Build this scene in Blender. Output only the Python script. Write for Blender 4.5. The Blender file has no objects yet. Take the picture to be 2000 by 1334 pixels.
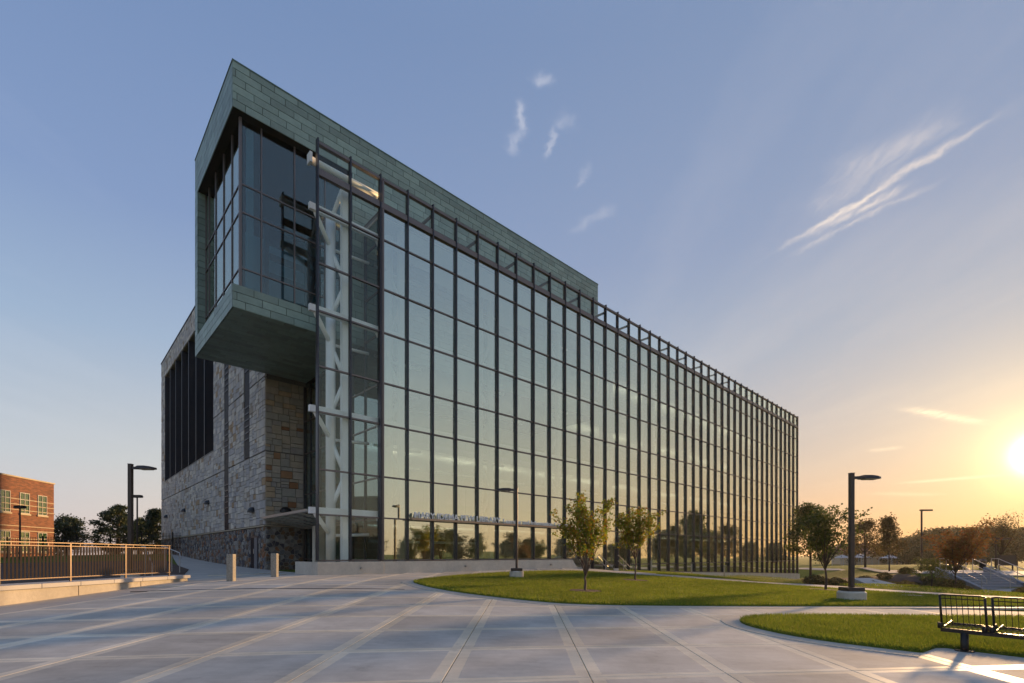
import bpy, math, random
import numpy as np
from mathutils import Vector, Matrix
R = math.radians
SC = bpy.context.scene
COL = SC.collection

# ------------------------------------------------------------------ camera
CAM_H = 1.55; F = 964.0; HX, HY = 1000.0, 1084.5
cd = bpy.data.cameras.new('camera'); cam = bpy.data.objects.new('camera', cd); COL.objects.link(cam)
cam.location = (0, 0, CAM_H); cam.rotation_euler = (R(90), 0, 0)
cd.sensor_width = 36; cd.lens = F / 2000 * 36; cd.shift_y = (HY - 667) / 2000
cd.clip_start = .05; cd.clip_end = 6000
SC.camera = cam

# ------------------------------------------------------------------ sky and sun
SUN = Vector((1.068, 1.0, .205)).normalized()
SUN_EL = math.asin(SUN.z); SUN_AZ = math.atan2(SUN.x, SUN.y)
EXPOSURE = 1.06
W = bpy.data.worlds.new('World'); SC.world = W; W.use_nodes = True
def build_sky():
    nt = W.node_tree; nt.nodes.clear(); N = nt.nodes.new; L = nt.links.new
    def setin(n, i, v):
        if hasattr(v, 'is_output'): L(v, n.inputs[i])
        else: n.inputs[i].default_value = v
    def m(op, a, b=0.0, c=None, clamp=False):
        n = N('ShaderNodeMath'); n.operation = op; n.use_clamp = clamp
        setin(n, 0, a); setin(n, 1, b)
        if c is not None: setin(n, 2, c)
        return n.outputs[0]
    def vm(op, a, b=None):
        n = N('ShaderNodeVectorMath'); n.operation = op; setin(n, 0, a)
        if b is not None: setin(n, 1, b)
        return n.outputs['Value'] if op in ('DOT_PRODUCT', 'LENGTH') else n.outputs[0]
    def mix(f, a, b, mode='MIX'):
        n = N('ShaderNodeMix'); n.data_type = 'RGBA'; n.blend_type = mode
        setin(n, 0, f); setin(n, 6, a); setin(n, 7, b); return n.outputs[2]
    d = N('ShaderNodeTexCoord').outputs['Generated']
    d = vm('NORMALIZE', d)
    sx = N('ShaderNodeSeparateXYZ'); L(d, sx.inputs[0]); z = sx.outputs[2]
    zc = m('MAXIMUM', z, 0.0)
    rp = N('ShaderNodeValToRGB'); L(zc, rp.inputs[0]); e = rp.color_ramp.elements
    stops = [(0, (.36, .28, .265)), (.06, (.375, .34, .335)), (.15, (.32, .34, .36)), (.34, (.192, .256, .35)),
             (.50, (.128, .185, .31)), (.72, (.096, .15, .268)), (1, (.094, .148, .262))]
    e[0].position = 0; e[0].color = (*stops[0][1], 1); e[1].position = 1; e[1].color = (*stops[-1][1], 1)
    for p, c in stops[1:-1]:
        k = e.new(p); k.color = (*c, 1)
    base = rp.outputs[0]
    sky = N('ShaderNodeTexSky'); sky.sky_type = 'NISHITA'; sky.sun_disc = False
    sky.sun_elevation = SUN_EL; sky.sun_rotation = SUN_AZ; sky.dust_density = 3.0; sky.air_density = 1.0; sky.ozone_density = 1.5
    nis = mix(1.0, sky.outputs[0], (.035, .035, .035, 1), 'MULTIPLY')
    base = mix(.08, base, nis)
    c = m('MAXIMUM', vm('DOT_PRODUCT', d, tuple(SUN)), 0.0)
    # the low warm band of the sunset, strongest under the sun's side
    hz = m('POWER', 2.71828, m('MULTIPLY', zc, -7.5))
    hz2 = m('POWER', 2.71828, m('MULTIPLY', zc, -5.6))
    base = mix(m('MULTIPLY', m('MULTIPLY', hz2, m('POWER', c, .8)), .72, clamp=True), base, (.58, .42, .175, 1))
    base = mix(m('MULTIPLY', m('MULTIPLY', hz, m('POWER', c, 4.0)), .95, clamp=True), base, (.54, .225, .05, 1))
    # grey veil of thin high cloud towards the sun
    veil = m('MULTIPLY', m('POWER', c, 2.2), .45)
    base = mix(m('MULTIPLY', veil, m('SUBTRACT', 1.0, hz)), base, (.17, .20, .25, 1))
    def glow(n, col, k):
        g = m('MULTIPLY', m('POWER', c, n), k)
        return mix(1.0, (0, 0, 0, 1), vm('SCALE', col, None) if False else _sc(col, g), 'ADD')
    def _sc(col, g):
        n = N('ShaderNodeVectorMath'); n.operation = 'SCALE'; n.inputs[0].default_value = col; L(g, n.inputs['Scale']); return n.outputs[0]
    for pw, col, k in ((30, (.08, .05, .01), 1.0), (150, (.16, .11, .03), 1.0), (900, (.45, .35, .13), 1.0), (6000, (6, 5.2, 3.4), .6)):
        base = mix(1.0, base, _sc(col, m('MULTIPLY', m('POWER', c, pw), k)), 'ADD')
    # cirrus layer: plane coordinates of the cloud deck
    zz = m('MAXIMUM', z, .03)
    px = m('DIVIDE', sx.outputs[0], zz); py = m('DIVIDE', sx.outputs[1], zz)
    cb = N('ShaderNodeCombineXYZ'); L(px, cb.inputs[0]); L(py, cb.inputs[1]); P = cb.outputs[0]
    nz = N('ShaderNodeTexNoise'); L(P, nz.inputs['Vector']); nz.inputs['Scale'].default_value = 9; nz.inputs['Detail'].default_value = 8; nz.inputs['Roughness'].default_value = .62
    warp = vm('MULTIPLY', vm('SUBTRACT', nz.outputs['Color'], (.5, .5, .5)), (.09, .09, 0))
    Pw = vm('ADD', P, warp)
    fine = N('ShaderNodeTexNoise'); fine.inputs['Scale'].default_value = 40; fine.inputs['Detail'].default_value = 6
    mp = N('ShaderNodeMapping'); mp.inputs['Rotation'].default_value = (0, 0, R(65)); mp.inputs['Scale'].default_value = (1, .25, 1); L(Pw, mp.inputs[0]); L(mp.outputs[0], fine.inputs['Vector'])
    tex = m('MULTIPLY_ADD', fine.outputs[0], 2.6, -.75, clamp=True)
    def pl(x, y):
        h = (HY - y) / F; return ((x - HX) / F / h, 1 / h)
    wisps = [((1018, 195), (1019, 262), .010, .50), ((1018, 250), (997, 305), .012, .32), ((1078, 138), (1042, 165), .011, .34), ((1086, 238), (1062, 312), .008, .40),
             ((1128, 212), (1085, 248), .018, .18), ((1152, 312), (1128, 372), .008, .30), ((1205, 395), (1105, 462), .02, .16),
             ((1990, 205), (1500, 500), .013, .62), ((1800, 350), (1560, 470), .022, .42), ((1850, 345), (1530, 505), .012, .30), ((1900, 215), (1590, 370), .05, .24), ((1790, 300), (1560, 430), .045, .16),
             ((1755, 793), (1935, 831), .05, .9), ((1690, 882), (1770, 872), .10, .35), ((1740, 945), (1995, 925), .16, .55), ((1690, 962), (1850, 968), .2, .25)]
    tot = None
    for a, b, wd, k in wisps:
        a = Vector(pl(*a)); b = Vector(pl(*b)); cen = (a + b) / 2; v = b - a; ln = v.length / 2 * .75; v.normalize(); pv = Vector((-v.y, v.x))
        q = vm('SUBTRACT', Pw, (cen.x, cen.y, 0))
        s1 = vm('DOT_PRODUCT', q, (v.x / ln, v.y / ln, 0)); s2 = vm('DOT_PRODUCT', q, (pv.x / wd, pv.y / wd, 0))
        g = m('ADD', m('POWER', m('ABSOLUTE', s1), 4.0), m('MULTIPLY', s2, s2))
        w = m('MULTIPLY', m('POWER', 2.71828, m('MULTIPLY', g, -1.0)), k * .82)
        tot = w if tot is None else m('ADD', tot, w)
    # faint streaks everywhere
    st = N('ShaderNodeTexNoise'); st.inputs['Scale'].default_value = 1.1; st.inputs['Detail'].default_value = 9; st.inputs['Roughness'].default_value = .6
    mp2 = N('ShaderNodeMapping'); mp2.inputs['Rotation'].default_value = (0, 0, R(-50)); mp2.inputs['Scale'].default_value = (1, .3, 1); L(Pw, mp2.inputs[0]); L(mp2.outputs[0], st.inputs['Vector'])
    faint = m('MULTIPLY', m('MULTIPLY_ADD', st.outputs[0], 3.0, -1.5, clamp=True), .10)
    faint = m('MULTIPLY', faint, m('MULTIPLY', zc, 4.0, clamp=True))
    cl = m('ADD', m('MULTIPLY', tot, m('MULTIPLY_ADD', tex, .75, .25)), faint, clamp=True)
    cc = mix(m('POWER', c, 5.0), (.50, .50, .53, 1), (.95, .70, .42, 1))
    base = mix(cl, base, cc)
    bg = N('ShaderNodeBackground'); sc = _sc2 = N('ShaderNodeVectorMath'); sc.operation = 'SCALE'; L(base, sc.inputs[0]); sc.inputs['Scale'].default_value = 9.3
    L(sc.outputs[0], bg.inputs[0]); bg.inputs[1].default_value = .1
    out = N('ShaderNodeOutputWorld'); L(bg.outputs[0], out.inputs[0])
build_sky()
sl = bpy.data.lights.new('sun', 'SUN'); sun = bpy.data.objects.new('sun', sl); COL.objects.link(sun)
sl.energy = 3.2; sl.angle = R(3.0); sl.color = (1, .60, .27)
sun.rotation_euler = (-SUN).to_track_quat('-Z', 'Y').to_euler(); sun.location = (60, 60, 40)
SC.view_settings.view_transform = 'Standard'; SC.view_settings.look = 'None'
SC.view_settings.exposure = EXPOSURE; SC.view_settings.gamma = 1
SC.cycles.transparent_max_bounces = 24; SC.cycles.max_bounces = 9
SC.cycles.caustics_reflective = False; SC.cycles.caustics_refractive = False
SC.cycles.sample_clamp_indirect = 6

# ------------------------------------------------------------------ materials
def newmat(name):
    mt = bpy.data.materials.new(name); mt.use_nodes = True
    nt = mt.node_tree; b = nt.nodes['Principled BSDF']; return mt, nt, b
def rnd_out(nt):
    oi = nt.nodes.new('ShaderNodeObjectInfo'); ge = nt.nodes.new('ShaderNodeNewGeometry')
    a = nt.nodes.new('ShaderNodeMath'); a.operation = 'ADD'; nt.links.new(oi.outputs['Random'], a.inputs[0]); nt.links.new(ge.outputs['Random Per Island'], a.inputs[1])
    f = nt.nodes.new('ShaderNodeMath'); f.operation = 'FRACT'; nt.links.new(a.outputs[0], f.inputs[0]); return f.outputs[0]
def mult(nt, col, fac_socket, lo, hi):
    mr = nt.nodes.new('ShaderNodeMapRange'); mr.inputs[3].default_value = lo; mr.inputs[4].default_value = hi; nt.links.new(fac_socket, mr.inputs[0])
    v = nt.nodes.new('ShaderNodeVectorMath'); v.operation = 'SCALE'
    if hasattr(col, 'is_output'): nt.links.new(col, v.inputs[0])
    else: v.inputs[0].default_value = col[:3]
    nt.links.new(mr.outputs[0], v.inputs['Scale']); return v.outputs[0]
def noise(nt, scale, detail=4, rough=.55, stretch=None, coord='Object'):
    tc = nt.nodes.new('ShaderNodeTexCoord'); n = nt.nodes.new('ShaderNodeTexNoise')
    n.inputs['Scale'].default_value = scale; n.inputs['Detail'].default_value = detail; n.inputs['Roughness'].default_value = rough
    src = tc.outputs[coord]
    if stretch:
        mp = nt.nodes.new('ShaderNodeMapping'); mp.inputs['Scale'].default_value = stretch; nt.links.new(src, mp.inputs[0]); src = mp.outputs[0]
    nt.links.new(src, n.inputs['Vector']); return n.outputs[0]
def M(name, col, rough=.6, metal=0, ns=0, na=.25, bump=0, bs=None, rand=0, stretch=None, stops=None, ns2=0, na2=.2, spec=.5):
    mt, nt, b = newmat(name); c = col
    if stops:
        rp = nt.nodes.new('ShaderNodeValToRGB'); rp.color_ramp.interpolation = 'CONSTANT'; e = rp.color_ramp.elements
        e[0].position = 0; e[0].color = (*stops[0][1], 1); e[1].position = stops[-1][0]; e[1].color = (*stops[-1][1], 1)
        for p, q in stops[1:-1]: k = e.new(p); k.color = (*q, 1)
        nt.links.new(rnd_out(nt), rp.inputs[0]); c = rp.outputs[0]
    if rand: c = mult(nt, c, rnd_out(nt), 1 - rand, 1 + rand)
    if ns: c = mult(nt, c, noise(nt, ns, 5, .6, stretch), 1 - na * 1.6, 1 + na * 1.6)
    if ns2: c = mult(nt, c, noise(nt, ns2, 3, .5), 1 - na2 * 1.6, 1 + na2 * 1.6)
    if hasattr(c, 'is_output'): nt.links.new(c, b.inputs['Base Color'])
    else: b.inputs['Base Color'].default_value = (*c, 1)
    b.inputs['Roughness'].default_value = rough; b.inputs['Metallic'].default_value = metal
    b.inputs['Specular IOR Level'].default_value = spec
    if bump:
        bp = nt.nodes.new('ShaderNodeBump'); bp.inputs['Strength'].default_value = bump; bp.inputs['Distance'].default_value = .02
        nt.links.new(noise(nt, bs or ns * 2, 6, .65, stretch), bp.inputs['Height']); nt.links.new(bp.outputs[0], b.inputs['Normal'])
    return mt
def glass_mat(name, tint, refl, ior=1.6, rough=0.0, wob=.0):
    mt = bpy.data.materials.new(name); mt.use_nodes = True; nt = mt.node_tree; nt.nodes.clear(); N = nt.nodes.new; L = nt.links.new
    lw_ = N('ShaderNodeLayerWeight'); lw_.inputs[0].default_value = .5
    fr = N('ShaderNodeMath'); fr.operation = 'POWER'; L(lw_.outputs['Facing'], fr.inputs[0]); fr.inputs[1].default_value = ior
    mr = N('ShaderNodeMapRange'); L(fr.outputs[0], mr.inputs[0]); mr.inputs[1].default_value = 0; mr.inputs[2].default_value = 1; mr.inputs[3].default_value = refl; mr.inputs[4].default_value = .97
    t = N('ShaderNodeBsdfTransparent'); t.inputs[0].default_value = (*tint, 1)
    g = N('ShaderNodeBsdfGlossy'); g.inputs['Roughness'].default_value = rough; g.inputs[0].default_value = (.98, 1.0, .86, 1)
    if wob:
        tc = N('ShaderNodeTexCoord'); nz = N('ShaderNodeTexNoise'); nz.inputs['Scale'].default_value = .55; nz.inputs['Detail'].default_value = 1
        L(tc.outputs['Object'], nz.inputs['Vector']); bp = N('ShaderNodeBump'); bp.inputs['Strength'].default_value = wob; bp.inputs['Distance'].default_value = .05
        L(nz.outputs[0], bp.inputs['Height']); L(bp.outputs[0], g.inputs['Normal'])
    mx = N('ShaderNodeMixShader'); L(mr.outputs[0], mx.inputs[0]); L(t.outputs[0], mx.inputs[1]); L(g.outputs[0], mx.inputs[2])
    o = N('ShaderNodeOutputMaterial'); L(mx.outputs[0], o.inputs[0]); return mt
def leaf_mat(name, cols, trans=.45, rough=.6):
    mt, nt, b = newmat(name); rp = nt.nodes.new('ShaderNodeValToRGB'); e = rp.color_ramp.elements
    e[0].position = 0; e[0].color = (*cols[0], 1); e[1].position = 1; e[1].color = (*cols[-1], 1)
    for i, q in enumerate(cols[1:-1]): k = e.new((i + 1) / (len(cols) - 1)); k.color = (*q, 1)
    ge = nt.nodes.new('ShaderNodeNewGeometry'); nt.links.new(ge.outputs['Random Per Island'], rp.inputs[0])
    c = mult(nt, rp.outputs[0], noise(nt, 1.2, 2), .6, 1.4)
    nt.links.new(c, b.inputs['Base Color']); b.inputs['Roughness'].default_value = rough
    tr = nt.nodes.new('ShaderNodeBsdfTranslucent'); nt.links.new(c, tr.inputs[0])
    ad = nt.nodes.new('ShaderNodeMixShader'); ad.inputs[0].default_value = trans
    nt.links.new(b.outputs[0], ad.inputs[1]); nt.links.new(tr.outputs[0], ad.inputs[2])
    nt.links.new(ad.outputs[0], nt.nodes['Material Output'].inputs[0]); return mt

m_copper = M('patina_copper', (.24, .325, .275), .45, .15, 2.2, .16, .05, 18, rand=.2, ns2=14, na2=.08)
m_copper_back = M('copper_joint', (.008, .012, .011), .9)
m_copper_edge = M('copper_edge', (.10, .17, .15), .5, .3, 3, .15)
m_fin = M('dark_blue_aluminium', (.048, .052, .066), .38, .55, 3, .1)
m_trans = M('bronze_aluminium', (.17, .145, .135), .42, .5, 4, .08)
m_white = M('white_steel', (.90, .90, .87), .45, 0, 2, .04)
m_glass = glass_mat('facade_glass', (.93, .98, .92), .42, 3.0, wob=.012)
m_clear = glass_mat('clear_glass', (.955, .985, .97), .035, 4.5)
m_blueglass = glass_mat('dark_blue_glass', (.52, .68, .74), .10, 3.5)
m_darkglass = glass_mat('louver_glass', (.05, .055, .07), .08, 4)
STONES = [(0, (.36, .34, .315)), (.12, (.30, .285, .27)), (.25, (.42, .395, .35)), (.38, (.33, .305, .275)), (.52, (.39, .355, .30)), (.64, (.29, .28, .275)), (.76, (.46, .43, .37)), (.87, (.23, .195, .155)), (.95, (.27, .19, .11))]
STONES_W = [(0, (.30, .27, .22)), (.14, (.25, .235, .20)), (.28, (.33, .29, .23)), (.42, (.27, .24, .19)), (.56, (.30, .255, .19)), (.70, (.24, .22, .195)), (.84, (.33, .25, .16)), (.93, (.25, .14, .07)), (.97, (.20, .10, .045))]
FIELD = [(0, (.13, .13, .135)), (.16, (.21, .20, .18)), (.3, (.10, .075, .055)), (.42, (.26, .25, .225)), (.54, (.16, .10, .055)), (.64, (.055, .055, .065)), (.78, (.17, .16, .15)), (.90, (.21, .10, .045))]
m_stone = M('ashlar_stone', None, .8, 0, 3.5, .16, .35, 14, stops=[(p,tuple(c*1.42 for c in q)) for p,q in STONES])
m_stone_w = M('warm_ashlar_stone', None, .8, 0, 3.0, .22, .35, 14, stops=[(p,tuple(c*1.5 for c in q)) for p,q in STONES_W])
m_field = M('fieldstone', None, .7, 0, 5, .3, .4, 16, stops=[(p,tuple(c*1.2 for c in q)) for p,q in FIELD])
m_mortar = M('mortar', (.21, .20, .185), .9, 0, 8, .2)
m_mortar_l = M('pale_mortar', (.30, .28, .24), .9, 0, 8, .2)
m_conc = M('cast_concrete', (.56, .51, .42), .75, 0, 1.3, .16, .15, 25, ns2=9, na2=.09)
m_conc_w = M('weathered_concrete', (.44, .40, .33), .8, 0, 1.6, .22, .2, 20, stretch=(1, 1, .5), ns2=12, na2=.1)
m_cap = M('concrete_cap', (.47, .45, .42), .7, 0, 2.5, .12, .1, 20)
m_agg = M('exposed_aggregate', (.31, .285, .235), .85, 0, 30, .6, .6, 40)
m_brown = M('bronze_paint', (.055, .042, .036), .4, .3, 6, .1)
m_black = M('black_paint', (.012, .012, .013), .38, .2, 6, .1)
m_steel = M('galvanised_steel', (.45, .44, .42), .35, .7, 8, .08)
m_picket = M('bronze_rail', (.075, .052, .036), .4, .55, 6, .1)
m_louver = M('dark_louver', (.014, .015, .022), .5, .0, 1.2, .5, stretch=(1, 1, 5), spec=.06)
m_door = M('grey_door', (.17, .18, .20), .5, .2, 3, .1)
m_lens = M('lamp_lens', (.5, .45, .35), .3)
m_int_wall = M('interior_wall', (.60, .60, .55), .8, 0, .8, .1)
m_int_floor = M('interior_floor', (.33, .31, .27), .5, 0, 1, .1)
m_ceil = M('interior_ceiling', (.62, .62, .59), .8)
m_wood = M('interior_wood', (.30, .17, .09), .5, 0, 3, .2, stretch=(1, 1, .2))
m_dark_int = M('dark_frame', (.02, .02, .022), .5)
m_blind = M('pale_blind', (.55, .58, .55), .8, 0, 6, .1, stretch=(6, 6, .2))
m_plank = M('canopy_plank', (.34, .29, .25), .5, .2, 4, .12)
m_mulch = M('bark_mulch', (.075, .045, .032), .95, 0, 25, .45, .8, 40)
m_bark = M('young_bark', (.14, .095, .075), .85, 0, 14, .3, .5, 30, stretch=(1, 1, .3))
m_bark_d = M('dark_bark', (.07, .05, .04), .9, 0, 10, .3, .5, 25, stretch=(1, 1, .3))
m_roof = M('flat_roof', (.3, .3, .3), .9, 0, 2, .1)
m_tent = M('tent_canvas', (.42, .41, .40), .8)
m_stair = M('stair_concrete', (.27, .28, .30), .7, 0, 3, .12)

def brick_mat():
    mt, nt, b = newmat('red_brick'); tc = nt.nodes.new('ShaderNodeTexCoord'); br = nt.nodes.new('ShaderNodeTexBrick')
    sp = nt.nodes.new('ShaderNodeSeparateXYZ'); nt.links.new(tc.outputs['Object'], sp.inputs[0])
    cb = nt.nodes.new('ShaderNodeCombineXYZ'); ad = nt.nodes.new('ShaderNodeMath'); nt.links.new(sp.outputs[0], ad.inputs[0]); nt.links.new(sp.outputs[1], ad.inputs[1])
    nt.links.new(ad.outputs[0], cb.inputs[0]); nt.links.new(sp.outputs[2], cb.inputs[1]); nt.links.new(cb.outputs[0], br.inputs['Vector'])
    br.inputs['Color1'].default_value = (.25, .095, .05, 1); br.inputs['Color2'].default_value = (.09, .04, .028, 1); br.inputs['Mortar'].default_value = (.22, .13, .085, 1)
    br.inputs['Scale'].default_value = 1; br.inputs['Brick Width'].default_value = .4; br.inputs['Row Height'].default_value = .1; br.inputs['Mortar Size'].default_value = .008; br.inputs['Bias'].default_value = -.2
    c = mult(nt, br.outputs[0], noise(nt, 1.4, 6, .7, (1, 1, 5)), .3, 1.6)
    nt.links.new(c, b.inputs['Base Color']); b.inputs['Roughness'].default_value = .85; return mt
m_brick = brick_mat()
m_lime = M('limestone_trim', (.50, .42, .30), .8, 0, 4, .1)
m_winglass = glass_mat('window_glass', (.6, .72, .62), .12, 4)
m_wint = M('window_blind', (.30, .36, .28), .8)

def slab_mat():
    mt, nt, b = newmat('plaza_concrete'); N = nt.nodes.new; L = nt.links.new
    uv = N('ShaderNodeUVMap'); uv.uv_map = 'UVMap'; sp = N('ShaderNodeSeparateXYZ'); L(uv.outputs[0], sp.inputs[0])
    def mm(op, a, c):
        n = N('ShaderNodeMath'); n.operation = op
        for i, q in enumerate((a, c)):
            if hasattr(q, 'is_output'): L(q, n.inputs[i])
            else: n.inputs[i].default_value = q
        return n.outputs[0]
    du = mm('MINIMUM', sp.outputs[0], mm('SUBTRACT', 1.0, sp.outputs[0])); dv = mm('MINIMUM', sp.outputs[1], mm('SUBTRACT', 1.0, sp.outputs[1]))
    e = mm('MINIMUM', mm('DIVIDE', du, .088), mm('DIVIDE', dv, .062))
    wob = mm('MULTIPLY_ADD', noise(nt, 9, 3), .12); 
    mr = N('ShaderNodeMapRange'); L(mm('ADD', e, mm('MULTIPLY', mm('SUBTRACT', noise(nt, 12, 3), .5), .18)), mr.inputs[0]); mr.inputs[1].default_value = .96; mr.inputs[2].default_value = 1.06
    mx = N('ShaderNodeMix'); mx.data_type = 'RGBA'; L(mr.outputs[0], mx.inputs[0]); mx.inputs[6].default_value = (.66, .595, .47, 1); mx.inputs[7].default_value = (.46, .447, .405, 1)
    c = mult(nt, mx.outputs[2], noise(nt, .9, 7, .68), .45, 1.55)
    c = mult(nt, c, noise(nt, 5, 5, .6, (.35, 1.6, 1)), .82, 1.18)
    c = mult(nt, c, rnd_out(nt), .86, 1.12)
    st_ = N('ShaderNodeMapRange'); L(noise(nt, 2.6, 9, .78), st_.inputs[0]); st_.inputs[1].default_value = .56; st_.inputs[2].default_value = .72; c = mult(nt, c, st_.outputs[0], 1.0, .74)
    L(c, b.inputs['Base Color']); b.inputs['Specular IOR Level'].default_value = .3
    r = N('ShaderNodeMapRange'); L(mr.outputs[0], r.inputs[0]); r.inputs[3].default_value = .5; r.inputs[4].default_value = .85; L(r.outputs[0], b.inputs['Roughness'])
    bp = N('ShaderNodeBump'); bp.inputs['Strength'].default_value = .22; bp.inputs['Distance'].default_value = .006
    L(mm('MULTIPLY', noise(nt, 60, 4, .7, (.25, 1.5, 1)), mr.outputs[0]), bp.inputs['Height']); L(bp.outputs[0], b.inputs['Normal']); return mt
m_slab = slab_mat()
m_band = M('smooth_concrete', (.45, .42, .36), .7, 0, 1.2, .18, .05, 30, ns2=8, na2=.08)
m_walk = M('sidewalk_concrete', (.46, .43, .385), .85, 0, .8, .2, .08, 30, ns2=6, na2=.1)

def ground_mat():
    mt, nt, b = newmat('turf_ground'); N = nt.nodes.new; L = nt.links.new
    mx = N('ShaderNodeMix'); mx.data_type = 'RGBA'; L(noise(nt, .35, 6, .65), mx.inputs[0]); mx.inputs[6].default_value = (.06, .10, .012, 1); mx.inputs[7].default_value = (.17, .20, .03, 1)
    c = mult(nt, mx.outputs[2], noise(nt, 8, 5, .7), .45, 1.5); L(c, b.inputs['Base Color']); b.inputs['Roughness'].default_value = .9; b.inputs['Specular IOR Level'].default_value = .1
    bp = N('ShaderNodeBump'); bp.inputs['Strength'].default_value = .8; bp.inputs['Distance'].default_value = .05; L(noise(nt, 22, 5, .7), bp.inputs['Height']); L(bp.outputs[0], b.inputs['Normal']); return mt
m_ground = ground_mat()
m_blade = leaf_mat('grass_blade', [(.10, .165, .012), (.165, .235, .018), (.24, .29, .028), (.30, .30, .038)], .5)
m_leaf = leaf_mat('sapling_leaf', [(.11, .18, .016), (.16, .225, .02), (.23, .255, .026), (.29, .24, .022), (.28, .12, .02)], .58)
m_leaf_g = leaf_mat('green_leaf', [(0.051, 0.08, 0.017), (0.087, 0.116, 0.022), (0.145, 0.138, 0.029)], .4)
m_leaf_o = leaf_mat('autumn_leaf', [(0.145, 0.102, 0.026), (0.217, 0.109, 0.029), (0.203, 0.065, 0.022), (0.131, 0.116, 0.029)], .5)
m_leaf_b = leaf_mat('brown_leaf', [(0.102, 0.08, 0.029), (0.145, 0.094, 0.036), (0.087, 0.087, 0.026)], .45)
m_leaf_d = leaf_mat('wood_leaf', [(0.051, 0.061, 0.02), (0.072, 0.072, 0.023), (0.094, 0.072, 0.023)], .35)
m_pine = leaf_mat('pine_needle', [(0.026, 0.052, 0.02), (0.043, 0.072, 0.026), (0.072, 0.087, 0.029)], .25)
m_shrub = leaf_mat('shrub_leaf', [(0.058, 0.072, 0.02), (0.109, 0.102, 0.029), (0.131, 0.087, 0.029)], .4)

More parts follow.
